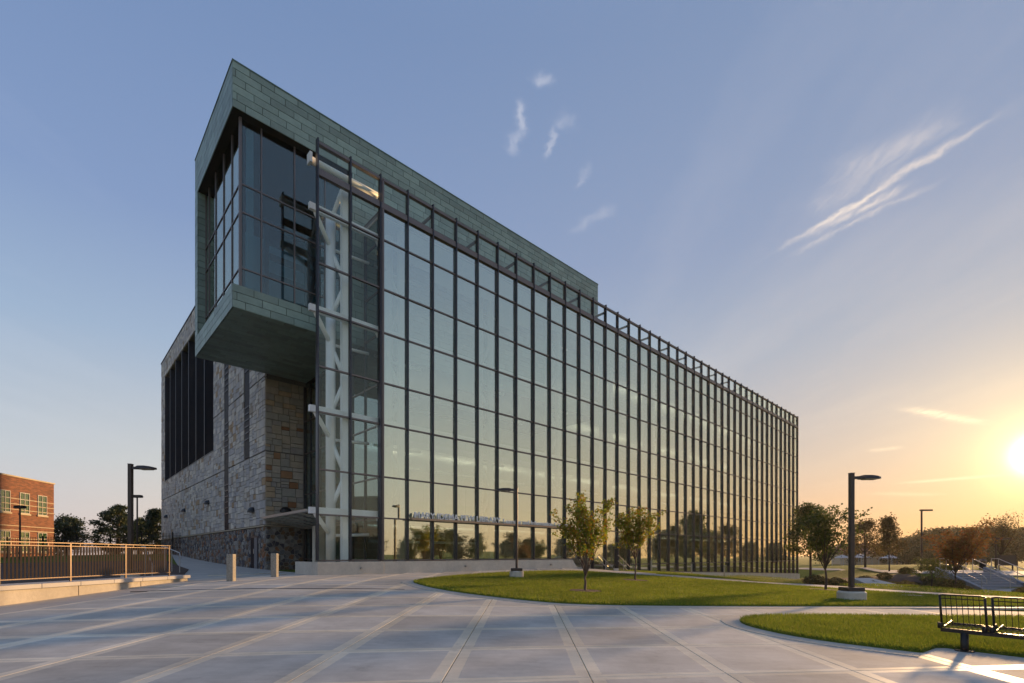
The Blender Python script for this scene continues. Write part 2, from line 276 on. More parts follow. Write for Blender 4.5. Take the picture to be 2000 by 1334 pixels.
# ------------------------------------------------------------------ mesh helpers
class MB:
    def __init__(s): s.v = []; s.f = []
    def quad(s, a, b, c, d):
        i = len(s.v); s.v += [tuple(a), tuple(b), tuple(c), tuple(d)]; s.f.append((i, i + 1, i + 2, i + 3)); return s
    def box(s, x0, x1, y0, y1, z0, z1):
        i = len(s.v); s.v += [(x, y, z) for z in (z0, z1) for y in (y0, y1) for x in (x0, x1)]
        s.f += [tuple(i + k for k in q) for q in ((0, 2, 3, 1), (4, 5, 7, 6), (0, 1, 5, 4), (2, 6, 7, 3), (0, 4, 6, 2), (1, 3, 7, 5))]; return s
    def hexa(s, p):   # eight corners: four bottom, four top, both going round
        i = len(s.v); s.v += [tuple(q) for q in p]
        s.f += [tuple(i + k for k in q) for q in ((3, 2, 1, 0), (4, 5, 6, 7), (0, 1, 5, 4), (1, 2, 6, 5), (2, 3, 7, 6), (3, 0, 4, 7))]; return s
    def cham(s, x0, x1, y0, y1, z0, z1, c, axis='y-'):   # box whose outward face is inset by c
        if axis == 'y-': p = [(x0, y1, z0), (x1, y1, z0), (x1, y1, z1), (x0, y1, z1), (x0 + c, y0, z0 + c), (x1 - c, y0, z0 + c), (x1 - c, y0, z1 - c), (x0 + c, y0, z1 - c)]
        else: p = [(x1, y1, z0), (x1, y0, z0), (x1, y0, z1), (x1, y1, z1), (x0, y1 - c, z0 + c), (x0, y0 + c, z0 + c), (x0, y0 + c, z1 - c), (x0, y1 - c, z1 - c)]
        i = len(s.v); s.v += p; s.f += [tuple(i + k for k in q) for q in ((3, 2, 1, 0), (4, 5, 6, 7), (0, 1, 5, 4), (1, 2, 6, 5), (2, 3, 7, 6), (3, 0, 4, 7))]; return s
    def tube(s, p0, p1, r0, r1=None, n=8, caps=True):
        r1 = r0 if r1 is None else r1; p0 = Vector(p0); p1 = Vector(p1); d = (p1 - p0).normalized()
        a = d.orthogonal().normalized(); b = d.cross(a); i = len(s.v)
        for p, r in ((p0, r0), (p1, r1)):
            for k in range(n):
                t = 2 * math.pi * k / n; s.v.append(tuple(p + a * (r * math.cos(t)) + b * (r * math.sin(t))))
        for k in range(n): s.f.append((i + k, i + (k + 1) % n, i + n + (k + 1) % n, i + n + k))
        if caps: s.f.append(tuple(i + k for k in range(n - 1, -1, -1))); s.f.append(tuple(i + n + k for k in range(n)))
        return s
    def path(s, pts, rad, n=6):
        pts = [Vector(p) for p in pts]; i = len(s.v); ref = Vector((.31, .17, .93))
        for j, p in enumerate(pts):
            d = (pts[min(j + 1, len(pts) - 1)] - pts[max(j - 1, 0)]).normalized(); a = d.cross(ref)
            a = a.normalized() if a.length > 1e-4 else d.orthogonal().normalized(); b = d.cross(a); r = rad[j] if hasattr(rad, '__len__') else rad
            for k in range(n):
                t = 2 * math.pi * k / n; s.v.append(tuple(p + a * (r * math.cos(t)) + b * (r * math.sin(t))))
        for j in range(len(pts) - 1):
            for k in range(n):
                s.f.append((i + j * n + k, i + j * n + (k + 1) % n, i + (j + 1) * n + (k + 1) % n, i + (j + 1) * n + k))
        s.f.append(tuple(i + k for k in range(n - 1, -1, -1))); e = i + (len(pts) - 1) * n; s.f.append(tuple(e + k for k in range(n))); return s
    def bar(s, p0, p1, w, h):      # rectangular bar, w across (horizontal), h in the upright direction
        p0 = Vector(p0); p1 = Vector(p1); d = (p1 - p0).normalized(); up = Vector((0, 0, 1))
        a = d.cross(up); a = a.normalized() if a.length > 1e-4 else Vector((1, 0, 0)); u = a.cross(d).normalized(); a = a * w / 2; u = u * h / 2
        return s.hexa([p0 - a - u, p0 + a - u, p1 + a - u, p1 - a - u, p0 - a + u, p0 + a + u, p1 + a + u, p1 - a + u])
    def prism(s, poly, z0, z1, inset=0):
        n = len(poly); cx = sum(p[0] for p in poly) / n; cy = sum(p[1] for p in poly) / n; i = len(s.v)
        s.v += [(x, y, z0) for x, y in poly] + [(x + (cx - x) * inset, y + (cy - y) * inset, z1) for x, y in poly]
        s.f.append(tuple(i + n + k for k in range(n))); s.f.append(tuple(i + k for k in range(n - 1, -1, -1)))
        for k in range(n): s.f.append((i + k, i + (k + 1) % n, i + n + (k + 1) % n, i + n + k))
        return s
    def mesh(s, name='m', smooth=False):
        me = bpy.data.meshes.new(name); me.from_pydata(s.v, [], s.f); me.update()
        if smooth: me.polygons.foreach_set('use_smooth', [True] * len(me.polygons))
        return me
    def build(s, name, mat, parent=None, smooth=False, bevel=0): 
        o = put(name, s.mesh(name, smooth), mat, parent)
        if bevel: b = o.modifiers.new('bevel', 'BEVEL'); b.width = bevel; b.segments = 2; b.limit_method = 'ANGLE'
        return o
def put(name, me, mat, parent=None, loc=None):
    if mat and not me.materials: me.materials.append(mat)
    o = bpy.data.objects.new(name, me); COL.objects.link(o); o.parent = parent
    if loc is not None: o.location = loc
    return o
def np_mesh(name, V, Fq):
    me = bpy.data.meshes.new(name); V = np.asarray(V, dtype=np.float32); Fq = np.asarray(Fq, dtype=np.int32); k = Fq.shape[1]
    me.vertices.add(len(V)); me.vertices.foreach_set('co', V.ravel()); me.loops.add(Fq.size); me.loops.foreach_set('vertex_index', Fq.ravel())
    me.polygons.add(len(Fq)); me.polygons.foreach_set('loop_start', np.arange(len(Fq), dtype=np.int32) * k); me.update(calc_edges=True); return me
def thing(name, label, cat, loc=(0, 0, 0), rz=0, group=None):
    o = bpy.data.objects.new(name, None); COL.objects.link(o); o.location = loc; o.rotation_euler = (0, 0, rz); o.empty_display_size = .3
    return tag(o, label, cat, group)
def tag(o, label, cat, group=None):
    o['label'] = label; o['category'] = cat
    if group: o['group'] = group
    return o
def struct(o): o['kind'] = 'structure'; return o
def stuff(o, label=None, cat=None):
    o['kind'] = 'stuff'
    if label: o['label'] = label
    if cat: o['category'] = cat
    return o
def copy_tree(o, parent=None):
    c = o.copy(); COL.objects.link(c); c.parent = parent
    for ch in list(o.children): copy_tree(ch, c)
    return c

# ------------------------------------------------------------------ terrain
CTRL = np.array([(0, 0, 0), (0, -14, -.25), (6.9, 7.5, .07), (11.35, 16.5, .01), (.2, 22.9, .48), (-8.6, 21.9, .675), (3.6, 33.4, .68), (-2.5, 27.6, .66), (8.5, 37.9, .35), (14, 43.3, .02),
                 (-9.8, 17.3, .64), (-12.4, 12, .36), (-12.2, 17.5, .56), (-14.9, 29.7, .70), (-9, 32, .70), (-25, 40, 1.05), (-35, 51.3, 1.63), (-40, 62, 1.75), (0, 7, .17), (0, 14, .30), (-6, 7, .2), (5, 12, .16),
                 (38, 65.7, -1.75), (26, 53.5, -.74), (16.8, 30, -.27), (25.2, 45, -.92), (30.8, 55, -1.35), (16.6, 40, -.22), (12.4, 30, .07), (22, 21.4, -.25), (17, 24, -.22), (31, 31.8, -.74), (31.3, 35.2, .34), (36, 38, .35), (26.5, 36.5, -1.0), (18.9, 26, -.27), (22.5, 31, -.30), (21.2, 24, -.38), (25.6, 29, -.36), (31, 43, -.35), (39.8, 60, -.25), (40, 46, .2),
                 (38, 33, -.6), (45, 75, -.4), (60, 90, -.5), (100, 136, -1.5), (40, 140, -1.2), (0, 140, 0), (-60, 100, 1.2), (-60, 30, .6), (-20, 8, .3), (-40, 10, .4), (60, 0, -.4), (30, 0, -.15), (60, 45, -.2), (0, -60, -.3), (-60, -40, 0), (60, -50, -.4), (15, 5, -.02), (14, 9, 0), (120, 60, -.8), (-120, 60, .5), (120, -60, -.5)], float)
def _tps():
    n = len(CTRL); X = CTRL[:, :2] / 30; d = np.linalg.norm(X[:, None] - X[None], axis=2)
    K = np.where(d > 0, d * d * np.log(d + 1e-12), 0) + np.eye(n) * 2e-3; Pm = np.c_[np.ones(n), X]
    A = np.zeros((n + 3, n + 3)); A[:n, :n] = K; A[:n, n:] = Pm; A[n:, :n] = Pm.T
    return np.linalg.solve(A, np.r_[CTRL[:, 2], np.zeros(3)]), X
_TW, _TX = _tps()
def terrain(x, y):
    x = np.asarray(x, float); y = np.asarray(y, float); sh = x.shape; p = np.c_[x.ravel(), y.ravel()]
    d = np.linalg.norm(p[:, None] / 30 - _TX[None], axis=2); K = np.where(d > 0, d * d * np.log(d + 1e-12), 0)
    z = K @ _TW[:-3] + _TW[-3] + p[:, 0] / 30 * _TW[-2] + p[:, 1] / 30 * _TW[-1]
    r = np.linalg.norm(p - np.array([10., 25.]), axis=1); w = np.clip((r - 110) / 60, 0, 1); w = w * w * (3 - 2 * w)
    return ((1 - w) * z + w * -1.3).reshape(sh)
def tz(x, y): return float(terrain(np.array([x]), np.array([y]))[0])
_T = np.r_[np.linspace(2, 60, 1500), np.linspace(60.1, 260, 1200)]
def at(px, py, dz=0):
    """the ground point seen in that direction from where the photographer stood"""
    dx = (px - HX) / F; dh = (HY - py) / F; zr = CAM_H + _T * dh - terrain(_T * dx, _T) - dz; k = np.argmax(zr < 0)
    if k == 0: k = len(_T) - 1
    t = _T[k - 1] + (_T[k] - _T[k - 1]) * zr[k - 1] / (zr[k - 1] - zr[k] + 1e-9); return (t * dx, t)
def px_at(px, Y): return (px - HX) / F * Y
def build_ground():
    g = np.r_[-900, -600, -400, -280, -200, np.arange(-160, -50, 8), np.arange(-50, 70, 1.0), np.arange(70, 165, 6), 200, 280, 400, 600, 900]
    h = np.r_[-900, -500, -280, np.arange(-160, -20, 10), np.arange(-20, 76, 1.0), np.arange(76, 190, 5), 240, 320, 450, 700, 1200, 2500]
    X, Y = np.meshgrid(g, h); Z = terrain(X, Y) - .05
    V = np.c_[X.ravel(), Y.ravel(), Z.ravel()]; nx = len(g); i = np.arange((len(h) - 1) * (nx)).reshape(-1, nx)[:, :-1].ravel()
    me = np_mesh('ground', V, np.c_[i, i + 1, i + nx + 1, i + nx]); me.polygons.foreach_set('use_smooth', [True] * len(me.polygons))
    struct(put('ground', me, m_ground))
build_ground()
def in_poly(x, y, poly):
    ins = np.zeros(np.shape(x), bool); n = len(poly)
    for i in range(n):
        x0, y0 = poly[i]; x1, y1 = poly[(i + 1) % n]
        c = ((y0 > y) != (y1 > y)) & (x < (x1 - x0) * (y - y0) / (y1 - y0 + 1e-12) + x0); ins ^= c
    return ins
def smooth_poly(p, it=2, closed=True):
    p = [Vector(q) for q in p]
    for _ in range(it):
        o = []
        for i in range(len(p) if closed else len(p) - 1):
            a = p[i]; b = p[(i + 1) % len(p)]; o += [a * .75 + b * .25, a * .25 + b * .75]
        if not closed: o = [p[0]] + o + [p[-1]]
        p = o
    return [(q.x, q.y) for q in p]
def ribbon(name, L_, R_, dz, mat, th=.06):
    def dens(a_, b_):
        o = [a_[0]], [b_[0]]
        for i in range(len(a_) - 1):
            k = max(1, min(40, int(max(math.dist(a_[i], a_[i + 1]), math.dist(b_[i], b_[i + 1])) / .7)))
            for q in range(1, k + 1):
                for w, arr in ((o[0], a_), (o[1], b_)): w.append(tuple(arr[i][c] + (arr[i + 1][c] - arr[i][c]) * q / k for c in (0, 1)))
        return o
    L_, R_ = dens(L_, R_)
    mb = MB(); n = len(L_)
    for i in range(n - 1):
        q = [L_[i], R_[i], R_[i + 1], L_[i + 1]]; k = 6
        for j in range(k):
            def lp(a, b, t): return (a[0] + (b[0] - a[0]) * t, a[1] + (b[1] - a[1]) * t)
            c = [lp(L_[i], R_[i], j / k), lp(L_[i], R_[i], (j + 1) / k), lp(L_[i + 1], R_[i + 1], (j + 1) / k), lp(L_[i + 1], R_[i + 1], j / k)]
            mb.quad(*[(x, y, tz(x, y) + dz) for x, y in c])
    for side in (L_, R_):
        for i in range(n - 1):
            a, b = side[i], side[i + 1]; za, zb = tz(*a) + dz, tz(*b) + dz
            mb.quad((*a, za), (*b, zb), (*b, zb - th), (*a, za - th))
    return mb.build(name, mat)
def poly_sheet(name, poly, dz, mat, step=.5, th=.06):
    import bmesh
    bm = bmesh.new(); vs = [bm.verts.new((x, y, 0)) for x, y in poly]; f = bm.faces.new(vs); bmesh.ops.triangulate(bm, faces=[f])
    for _ in range(5):
        ed = [e for e in bm.edges if e.calc_length() > max(step, .06 * e.verts[0].co.length)]
        if not ed: break
        bmesh.ops.subdivide_edges(bm, edges=ed, cuts=1); bmesh.ops.triangulate(bm, faces=bm.faces[:])
    co = np.array([v.co[:] for v in bm.verts]); zs = terrain(co[:, 0], co[:, 1]) + dz
    for v, zz in zip(bm.verts, zs): v.co.z = zz
    bmesh.ops.recalc_face_normals(bm, faces=bm.faces[:])
    if sum(f.normal.z for f in bm.faces) < 0: bmesh.ops.reverse_faces(bm, faces=bm.faces[:])
    be = [e for e in bm.edges if e.is_boundary]; r = bmesh.ops.extrude_edge_only(bm, edges=be)
    for g in r['geom']:
        if isinstance(g, bmesh.types.BMVert): g.co.z -= th
    me = bpy.data.meshes.new(name); bm.to_mesh(me); bm.free(); me.polygons.foreach_set('use_smooth', [False] * len(me.polygons)); return put(name, me, mat)

# ------------------------------------------------------------------ lawns, plaza, walks
low1 = [(812, 1141), (840, 1149), (890, 1158), (960, 1167), (1040, 1176), (1120, 1182), (1250, 1185), (1450, 1186), (1700, 1186), (1900, 1186), (2080, 1187)]
up1 = [(2080, 1181), (2000, 1176), (1850, 1166), (1700, 1156), (1560, 1146), (1400, 1135), (1300, 1128), (1210, 1122), (1160, 1118), (1100, 1116), (1030, 1117.5), (960, 1120.5), (900, 1125), (850, 1130), (815, 1135), (806, 1138)]
LAWN1 = smooth_poly([at(*p) for p in low1 + up1], 1)
low2 = [(1443, 1215), (1452, 1222), (1480, 1231), (1540, 1244), (1620, 1257), (1700, 1267), (1798, 1279), (1815, 1273), (1832, 1266), (1900, 1275), (2000, 1287), (2080, 1297)]
up2 = [(2080, 1209), (2000, 1208), (1850, 1207), (1700, 1206), (1560, 1205), (1500, 1206), (1460, 1208)]
LAWN2 = smooth_poly([at(*p) for p in low2 + up2], 1)
pathL = [at(*p) for p in ((1150, 1117), (1210, 1121), (1300, 1127.5), (1400, 1134.5), (1560, 1145.5), (1700, 1155.5), (1850, 1165.5), (2000, 1175), (2080, 1180))]
pathU = [at(*p) for p in ((1150, 1111), (1210, 1117), (1300, 1123.5), (1400, 1130.5), (1560, 1141), (1700, 1150.5), (1850, 1160), (2000, 1168.5), (2080, 1173))]
struct(poly_sheet('lawn', LAWN1, .045, m_ground)); struct(poly_sheet('lawn', LAWN2, .05, m_ground, .3))
struct(ribbon('garden_path', pathL, pathU, .03, m_walk))
farL = [at(*p) for p in ((1560, 1111.5), (1640, 1113.5), (1720, 1117.5), (1800, 1120.5), (1870, 1122), (1940, 1123), (2060, 1126))]
farU = [at(*p) for p in ((1560, 1109.5), (1640, 1111), (1720, 1113.5), (1800, 1114), (1870, 1114), (1940, 1115), (2060, 1117))]
struct(ribbon('footpath', farL, farU, .03, m_walk))
plaza_poly = [(-12.3, -6), (13.5, -6), (16, 4), (18.5, 11.6), (12, 13.9), (5, 16.5), (5, 35.2), (3.3, 33.7), (-8.9, 22.3), (-14.4, 29), (-13.6, 20), (-12.2, 18)]
plaza = struct(poly_sheet('plaza', [(-30, 46), (-35.5, 51.4), (-14.9, 29.8), (-8.4, 22.2), (3.4, 33.4), (9.2, 38.8), (10.5, 36), (5, 30), (4, 24), (6, 18), (12, 14.6), (20, 12.5), (24, 12.2), (24, 4), (14, -6), (-12.4, -6), (-12.6, 17.8), (-16.8, 24), (-23, 34)], -.012, m_walk, .8))
E1 = Vector((math.cos(R(8)), math.sin(R(8)))); E2 = Vector((math.sin(R(1.5)), math.cos(R(1.5)))); SS = 1.69
O0 = Vector((-.77 - SS * E2.x * 0, 5.45)); nslab = 0
def slab(corners):
    import bmesh
    z = [tz(*c) for c in corners]; g = .006; cx = sum(c[0] for c in corners) / 4; cy = sum(c[1] for c in corners) / 4
    q = [(c[0] + (cx - c[0]) * g, c[1] + (cy - c[1]) * g) for c in corners]; t = .012
    v = [(*c, zz - .02) for c, zz in zip(q, z)] + [(*c, zz + .012) for c, zz in zip(q, z)]
    top = [(c[0] + (cx - c[0]) * .006, c[1] + (cy - c[1]) * .006, zz + .018) for c, zz in zip(q, z)]; v += top
    f = [(8, 9, 10, 11)] + [(4 + k, 4 + (k + 1) % 4, 8 + (k + 1) % 4, 8 + k) for k in range(4)] + [(k, (k + 1) % 4, 4 + (k + 1) % 4, 4 + k) for k in range(4)]
    me = bpy.data.meshes.new('paving_slab'); me.from_pydata(v, [], f); uv = me.uv_layers.new(name='UVMap'); cs = [(0, 0), (1, 0), (1, 1), (0, 1)]
    for lp in me.loops: uv.data[lp.index].uv = cs[lp.vertex_index % 4]
    return put('paving_slab', me, m_slab, plaza)
L1a = np.array(LAWN1); 
for j in range(-3, 18):
    for i in range(-9, 12):
        c = [O0 + E1 * (SS * (i + a)) + E2 * (SS * (j + b)) for a, b in ((0, 0), (1, 0), (1, 1), (0, 1))]; c = [(p.x, p.y) for p in c]
        m_ = np.array(c); mid = m_.mean(0)
        if not all(in_poly(m_[:, 0], m_[:, 1], plaza_poly)): continue
        if all(in_poly(m_[:, 0], m_[:, 1], LAWN1)) or all(in_poly(m_[:, 0], m_[:, 1], LAWN2)): continue
        slab(c); nslab += 1
def edge_band(name, pts, w, dz, side=1):
    p = [Vector(q) for q in pts]; o = []
    for i in range(len(p)):
        d = (p[min(i + 1, len(p) - 1)] - p[max(i - 1, 0)]).normalized(); nrm = Vector((-d.y, d.x)) * side; o.append(tuple(p[i] + nrm * w))
    return struct(ribbon(name, [tuple(q) for q in p], o, dz, m_band))
e1 = smooth_poly([at(*p) for p in [(900, 1125), (850, 1130), (815, 1135), (806, 1138)] + low1], 2, False); edge_band('edge_band', e1, .42, .026, -1)
e2 = smooth_poly([at(*p) for p in [(1560, 1205), (1500, 1206), (1460, 1208)] + low2[:7]], 2, False); edge_band('edge_band', e2, .36, .028, -1)
ja, jb = at(255, 1157), at(790, 1152); struct(ribbon('expansion_joint', [(ja[0] + (jb[0] - ja[0]) * t / 24, ja[1] + (jb[1] - ja[1]) * t / 24 - .02) for t in range(25)], [(ja[0] + (jb[0] - ja[0]) * t / 24, ja[1] + (jb[1] - ja[1]) * t / 24 + .02) for t in range(25)], .026, m_black, .02))
def lawn_grass(name, poly, dens, h, seed, label, ymax=80, exclude=()):
    rg = np.random.default_rng(seed); P = np.array(poly); lo = P.min(0); hi = np.minimum(P.max(0), [45, ymax]); area = (hi - lo).prod()
    n = int(area * dens(0)); pts = rg.uniform(lo, hi, (n, 2)); d = np.linalg.norm(pts, axis=1)
    keep = in_poly(pts[:, 0], pts[:, 1], poly) & (rg.random(n) < np.clip(dens(1) / d ** 2, .02, 1)) & (np.abs(pts[:, 0]) < pts[:, 1] * 1.12 + .6)
    for q in exclude: keep &= np.hypot(pts[:, 0] - q[0], pts[:, 1] - q[1]) > q[2]
    pts = pts[keep]; d = d[keep]; n = len(pts); z = np.empty(n)
    for k in range(0, n, 20000): z[k:k + 20000] = terrain(pts[k:k + 20000, 0], pts[k:k + 20000, 1])
    z += .04; a = rg.uniform(0, 6.283, n); hh = h * rg.uniform(.55, 1.25, n); sc = np.clip(d / 9, 1, 3.2); w = .0045 * sc * rg.uniform(.7, 1.4, n); ln = rg.normal(0, .45, (n, 2)) * hh[:, None]
    ca, sa = np.cos(a) * w, np.sin(a) * w
    V = np.stack([np.c_[pts[:, 0] - ca, pts[:, 1] - sa, z], np.c_[pts[:, 0] + ca, pts[:, 1] + sa, z], np.c_[pts[:, 0] + ln[:, 0], pts[:, 1] + ln[:, 1], z + hh]], 1).reshape(-1, 3)
    return stuff(put(name, np_mesh(name, V, np.arange(3 * n).reshape(-1, 3)), m_blade), label, 'grass')
lawn_grass('grass', LAWN2, lambda k: 5200 if k == 0 else 75, .075, 3, 'short green grass of the near lawn beside the bench')
lawn_grass('grass', LAWN1, lambda k: 1500 if k == 0 else 260, .075, 4, 'sunlit green grass of the wide lawn in front of the glass wall', exclude=[(*at(1143, 1158), .58), (*at(1241, 1136), .62), (*at(1613, 1155), .72), (11.35, 16.5, .42), (.2, 22.9, .33)])
strip = [at(*p) for p in ((1170, 1112), (1300, 1123), (1400, 1130), (1560, 1140.5), (1700, 1150), (1850, 1159.5), (2010, 1168), (2010, 1160), (1900, 1154), (1800, 1146), (1700, 1142), (1600, 1137), (1560, 1134), (1400, 1122), (1300, 1116), (1200, 1111))]
lawn_grass('grass', strip, lambda k: 500 if k == 0 else 300, .08, 5, 'strip of green grass between the narrow path and the glass wall')

# ------------------------------------------------------------------ the library
LANG = math.atan2(.6844, .7291); U = Vector((.7291, .6844, 0)); V_ = Vector((-.6844, .7291, 0)); P0 = Vector((-8.62, 21.9, 0)); BAY = 1.524
def lw(a, b, z=0): return P0 + U * a + V_ * b + Vector((0, 0, z))
def ray(px, py): return Vector(((px - HX) / F, 1, (HY - py) / F))
def on_a(px, py, a):      # (b, z) on the plane at that distance along the long wall
    d = ray(px, py); o = Vector((0, 0, CAM_H)) - P0; t = (a - o.dot(U)) / d.dot(U); p = o + d * t; return p.dot(V_), p.z
def on_b(px, py, b):
    d = ray(px, py); o = Vector((0, 0, CAM_H)) - P0; t = (b - o.dot(V_)) / d.dot(V_); p = o + d * t; return p.dot(U), p.z
LIB = thing('library_building', 'large library with long glass curtain wall, green copper box and stone wing', 'building', tuple(P0), LANG)
ZR = [1.31, 3.37, 5.39, 7.95, 9.99, 12.46, 14.58, 17.0, 18.46]; ZP = (18.76, 19.86); NB = 42; NSTEP = 12
def base_top(n):  # sloping sill of the right part
    t = (n - 14) / 28; return .42 + (-.88 - .42) * t
GB = .17
cw = MB().box(-.02, NB * BAY, -.03, .15, 18.46, 18.62).box(-.02, NB * BAY, -.01, .15, 18.63, 18.76).build('curtain_wall', m_trans, LIB)
cw['label'] = 'long glass curtain wall with dark upright fins'
fin_hi = MB().box(-.03, .03, -.07, .16, 1.31, 20.06).mesh('mullion'); fin_lo = MB().box(-.038, .038, -.12, .16, -1.0, 20.06).mesh('mullion')
for n in range(NB + 1):
    if n < 13: o = put('mullion', fin_hi, m_fin, cw, (n * BAY, 0, 0))
    else: MB().box(-.03, .03, -.07, .16, base_top(n) + .02, 20.06).build('mullion', m_fin, cw).location = (n * BAY, 0, 0)
MB().box(2 * BAY + .1, 2 * BAY + .2, -.02, .16, 1.31, 19.9).build('joint_mullion', m_trans, cw)
for k, z in enumerate(ZR[:-1]):
    MB().box(.04 if k or 1 else 0, NB * BAY if k else 13 * BAY, .03, .15, z - .035, z + .035).build('transom', m_trans, cw)
MB().box(13 * BAY, NB * BAY, .03, .15, .80, .88).build('transom', m_trans, cw)
MB().box(0, NB * BAY, -.02, .15, ZP[1] - .03, ZP[1] + .09).build('top_rail', m_trans, cw)
mb = MB(); c0, c1 = 13 * BAY, NB * BAY
mb.hexa([(c0, -.02, base_top(13) - .02), (c1, -.02, base_top(42) - .02), (c1, .15, base_top(42) - .02), (c0, .15, base_top(13) - .02), (c0, -.02, base_top(13) + .05), (c1, -.02, base_top(42) + .05), (c1, .15, base_top(42) + .05), (c0, .15, base_top(13) + .05)]); mb.build('sill', m_trans, cw)
rg = random.Random(5); pane_cache = {}; far = MB(); npane = 0
def pane_rows(n):
    rows = [(ZR[k], ZR[k + 1]) for k in range(1, 8)] + [ZP]
    if n < 13: rows.insert(0, (ZR[0], ZR[1]))
    else: rows[0:0] = [(None, .84), (.84, ZR[1])]
    return rows
for n in range(NB):
    for z0, z1 in pane_rows(n):
        lowest = z0 is None
        if lowest: z0 = base_top(n + .5)
        z0 += .03; z1 -= .03; h = z1 - z0; w = BAY - .07
        mt = m_clear if (n < 2 or z0 > 18.6) else m_glass
        if n < 29:
            key = (round(h, 3), mt.name)
            if key not in pane_cache: pane_cache[key] = MB().box(-w / 2, w / 2, -.006, .006, -h / 2, h / 2).mesh('glass_pane')
            o = put('glass_pane', pane_cache[key], mt, cw, ((n + .5) * BAY, .09, (z0 + z1) / 2)); npane += 1
            o.rotation_euler = (R(rg.gauss(0, .20)), 0, R(rg.gauss(0, .22)))
        else:
            far.box((n + .5) * BAY - w / 2, (n + .5) * BAY + w / 2, .084, .096, z0, z1)
stuff(far.build('glass_panes', m_glass, cw))
# concrete base wall under the glass
bw = MB().box(-.12, 2 * BAY + .05, -.28, .30, .2, 1.25).build('base_wall', m_conc, LIB, bevel=.012)
MB().box(2 * BAY + .065, 11.25 * BAY, -.26, .30, .2, 1.25).build('base_wall', m_conc, LIB, bevel=.012)
mb = MB(); x0, x1 = 11.25 * BAY + .015, 11.9 * BAY; mb.hexa([(x0, -.26, .2), (x1, -.26, .2), (x1, .3, .2), (x0, .3, .2), (x0, -.26, 1.25), (x0 + .06, -.26, 1.25), (x0 + .06, .3, 1.25), (x0, .3, 1.25)]); mb.build('base_wall', m_conc, LIB)
for a_ in (1.9, 8.05, 15.0):
    j = MB().tube((a_, -.26, .95), (a_, -.40, .95), .06, .045, 10); j.build('hose_bib', m_steel, bw)
mb = MB(); c0 = 13.6 * BAY
mb.hexa([(c0, -.2, -2.6), (c1 + .15, -.2, -2.6), (c1 + .15, .35, -2.6), (c0, .35, -2.6), (c0, -.2, base_top(13.6) - .03), (c1 + .15, -.2, base_top(42) - .03), (c1 + .15, .35, base_top(42) - .03), (c0, .35, base_top(13.6) - .03)])
mb.build('base_wall', m_conc, LIB)
# white steel behind the glass
st = MB().box(-.22, NB * BAY, .34, .52, 3.43, 3.72).build('steel_frame', m_white, LIB)
for z in (8.0, 12.52, 17.06): MB().box(-.22, NB * BAY, .34, .52, z, z + .29).build('beam', m_white, st)
MB().tube((-.2, .5, 19.32), (2 * BAY + .1, .5, 19.32), .16, None, 14).build('beam', m_white, st, True)
MB().box(-.24, -.12, .28, .62, 19.1, 19.55).build('beam_end', m_white, st)
FL = [1.0, 3.43, 8.0, 12.52, 17.06, 19.3]
for n in (1, 3, 7, 11, 15, 19, 23, 27, 31, 35, 39):
    a = n * BAY; ac = a - .45; lo = .9
    MB().tube((ac, 1.15, lo), (ac, 1.15, 18.0 if n > 1 else 17.6), .225, None, 18).build('column', m_white, st, True)
    MB().box(a - .15, a + .15, .55, .78, lo, 18.2 if n > 1 else 19.4).build('post', m_white, st)
    for k in range(1, 5):
        zb = FL[k]; zl = FL[k - 1] if k > 1 else 1.0
        MB().tube((a - 1.45, .45, zb), (ac, 1.15, zb - .95), .105, None, 10).build('brace', m_white, st, True)
        if k > 1:
            MB().tube((ac, 1.15, zb - .95), (a, .66, zb - 2.55), .105, None, 10).build('brace', m_white, st, True)
            MB().tube((a, .66, zb - 2.75), (ac, 1.15, zl + .3), .105, None, 10).build('brace', m_white, st, True)
        MB().tube((ac, 1.15, zb - .95), (a + 1.5, 1.15, zb - .85), .075, None, 10).build('brace', m_white, st, True)
    if n == 1: MB().tube((ac, 1.15, 17.4), (a, .6, 19.2), .105, None, 10).build('brace', m_white, st, True)
# parapet brackets
br = None
for n in range(3, NB, 2):
    a = n * BAY + BAY
    MB().box(a - .06, a + .04, .16, 1.05, 19.45, 19.58).box(a - .06, a + .04, .95, 1.05, 18.3, 19.45).build('parapet_bracket', m_trans, LIB)
# roof, floors, interior
MB().box(2 * BAY + .1, NB * BAY - .05, .2, 26, 18.3, 18.5).build('roof', m_roof, LIB)
MB().box(2 * BAY + .1, NB * BAY - .05, .25, 26, 18.2, 18.28).build('ceiling', m_ceil, LIB)
MB().box(2 * BAY + .1, 12 * BAY, .3, 10, .7, .9).box(12 * BAY + .01, NB * BAY - .05, .3, 10, .55, .72).build('ground_floor', m_int_floor, LIB)
for z in (3.3, 7.85, 12.4, 16.9):
    fs = MB().box(2 * BAY + .6, NB * BAY - .3, 3.2, 10, z, z + .38).build('floor_slab', m_ceil, LIB)
    MB().box(2 * BAY + .6, NB * BAY - .3, 3.15, 3.19, z + .4, z + 1.4).build('guard_glass', m_clear, fs)
MB().box(12 * BAY, NB * BAY, 9.9, 10.1, .7, 18.2).build('rear_wall', m_int_wall, LIB)
rw = MB().box(2 * BAY + .3, 12 * BAY - .01, 9.9, 10.1, .7, 12.2).build('rear_wall', m_int_wall, LIB)
for k in range(14):
    a = 3.8 + k * 1.35
    for z in (4.3, 8.8): MB().box(a, a + .75, 9.84, 9.89, z, z + 2.6).build('wall_panel', m_blind, rw)
MB().box(5.6, 6.4, 4.2, 4.5, .92, 2.7).build('info_kiosk', m_wood, LIB)
MB().box(9.0, 11.2, 6, 6.5, .92, 2.6).build('service_desk', m_wood, LIB); MB().box(14.0, 15.8, 3.6, 3.7, 1.5, 2.6).build('display_panel', m_blind, LIB)
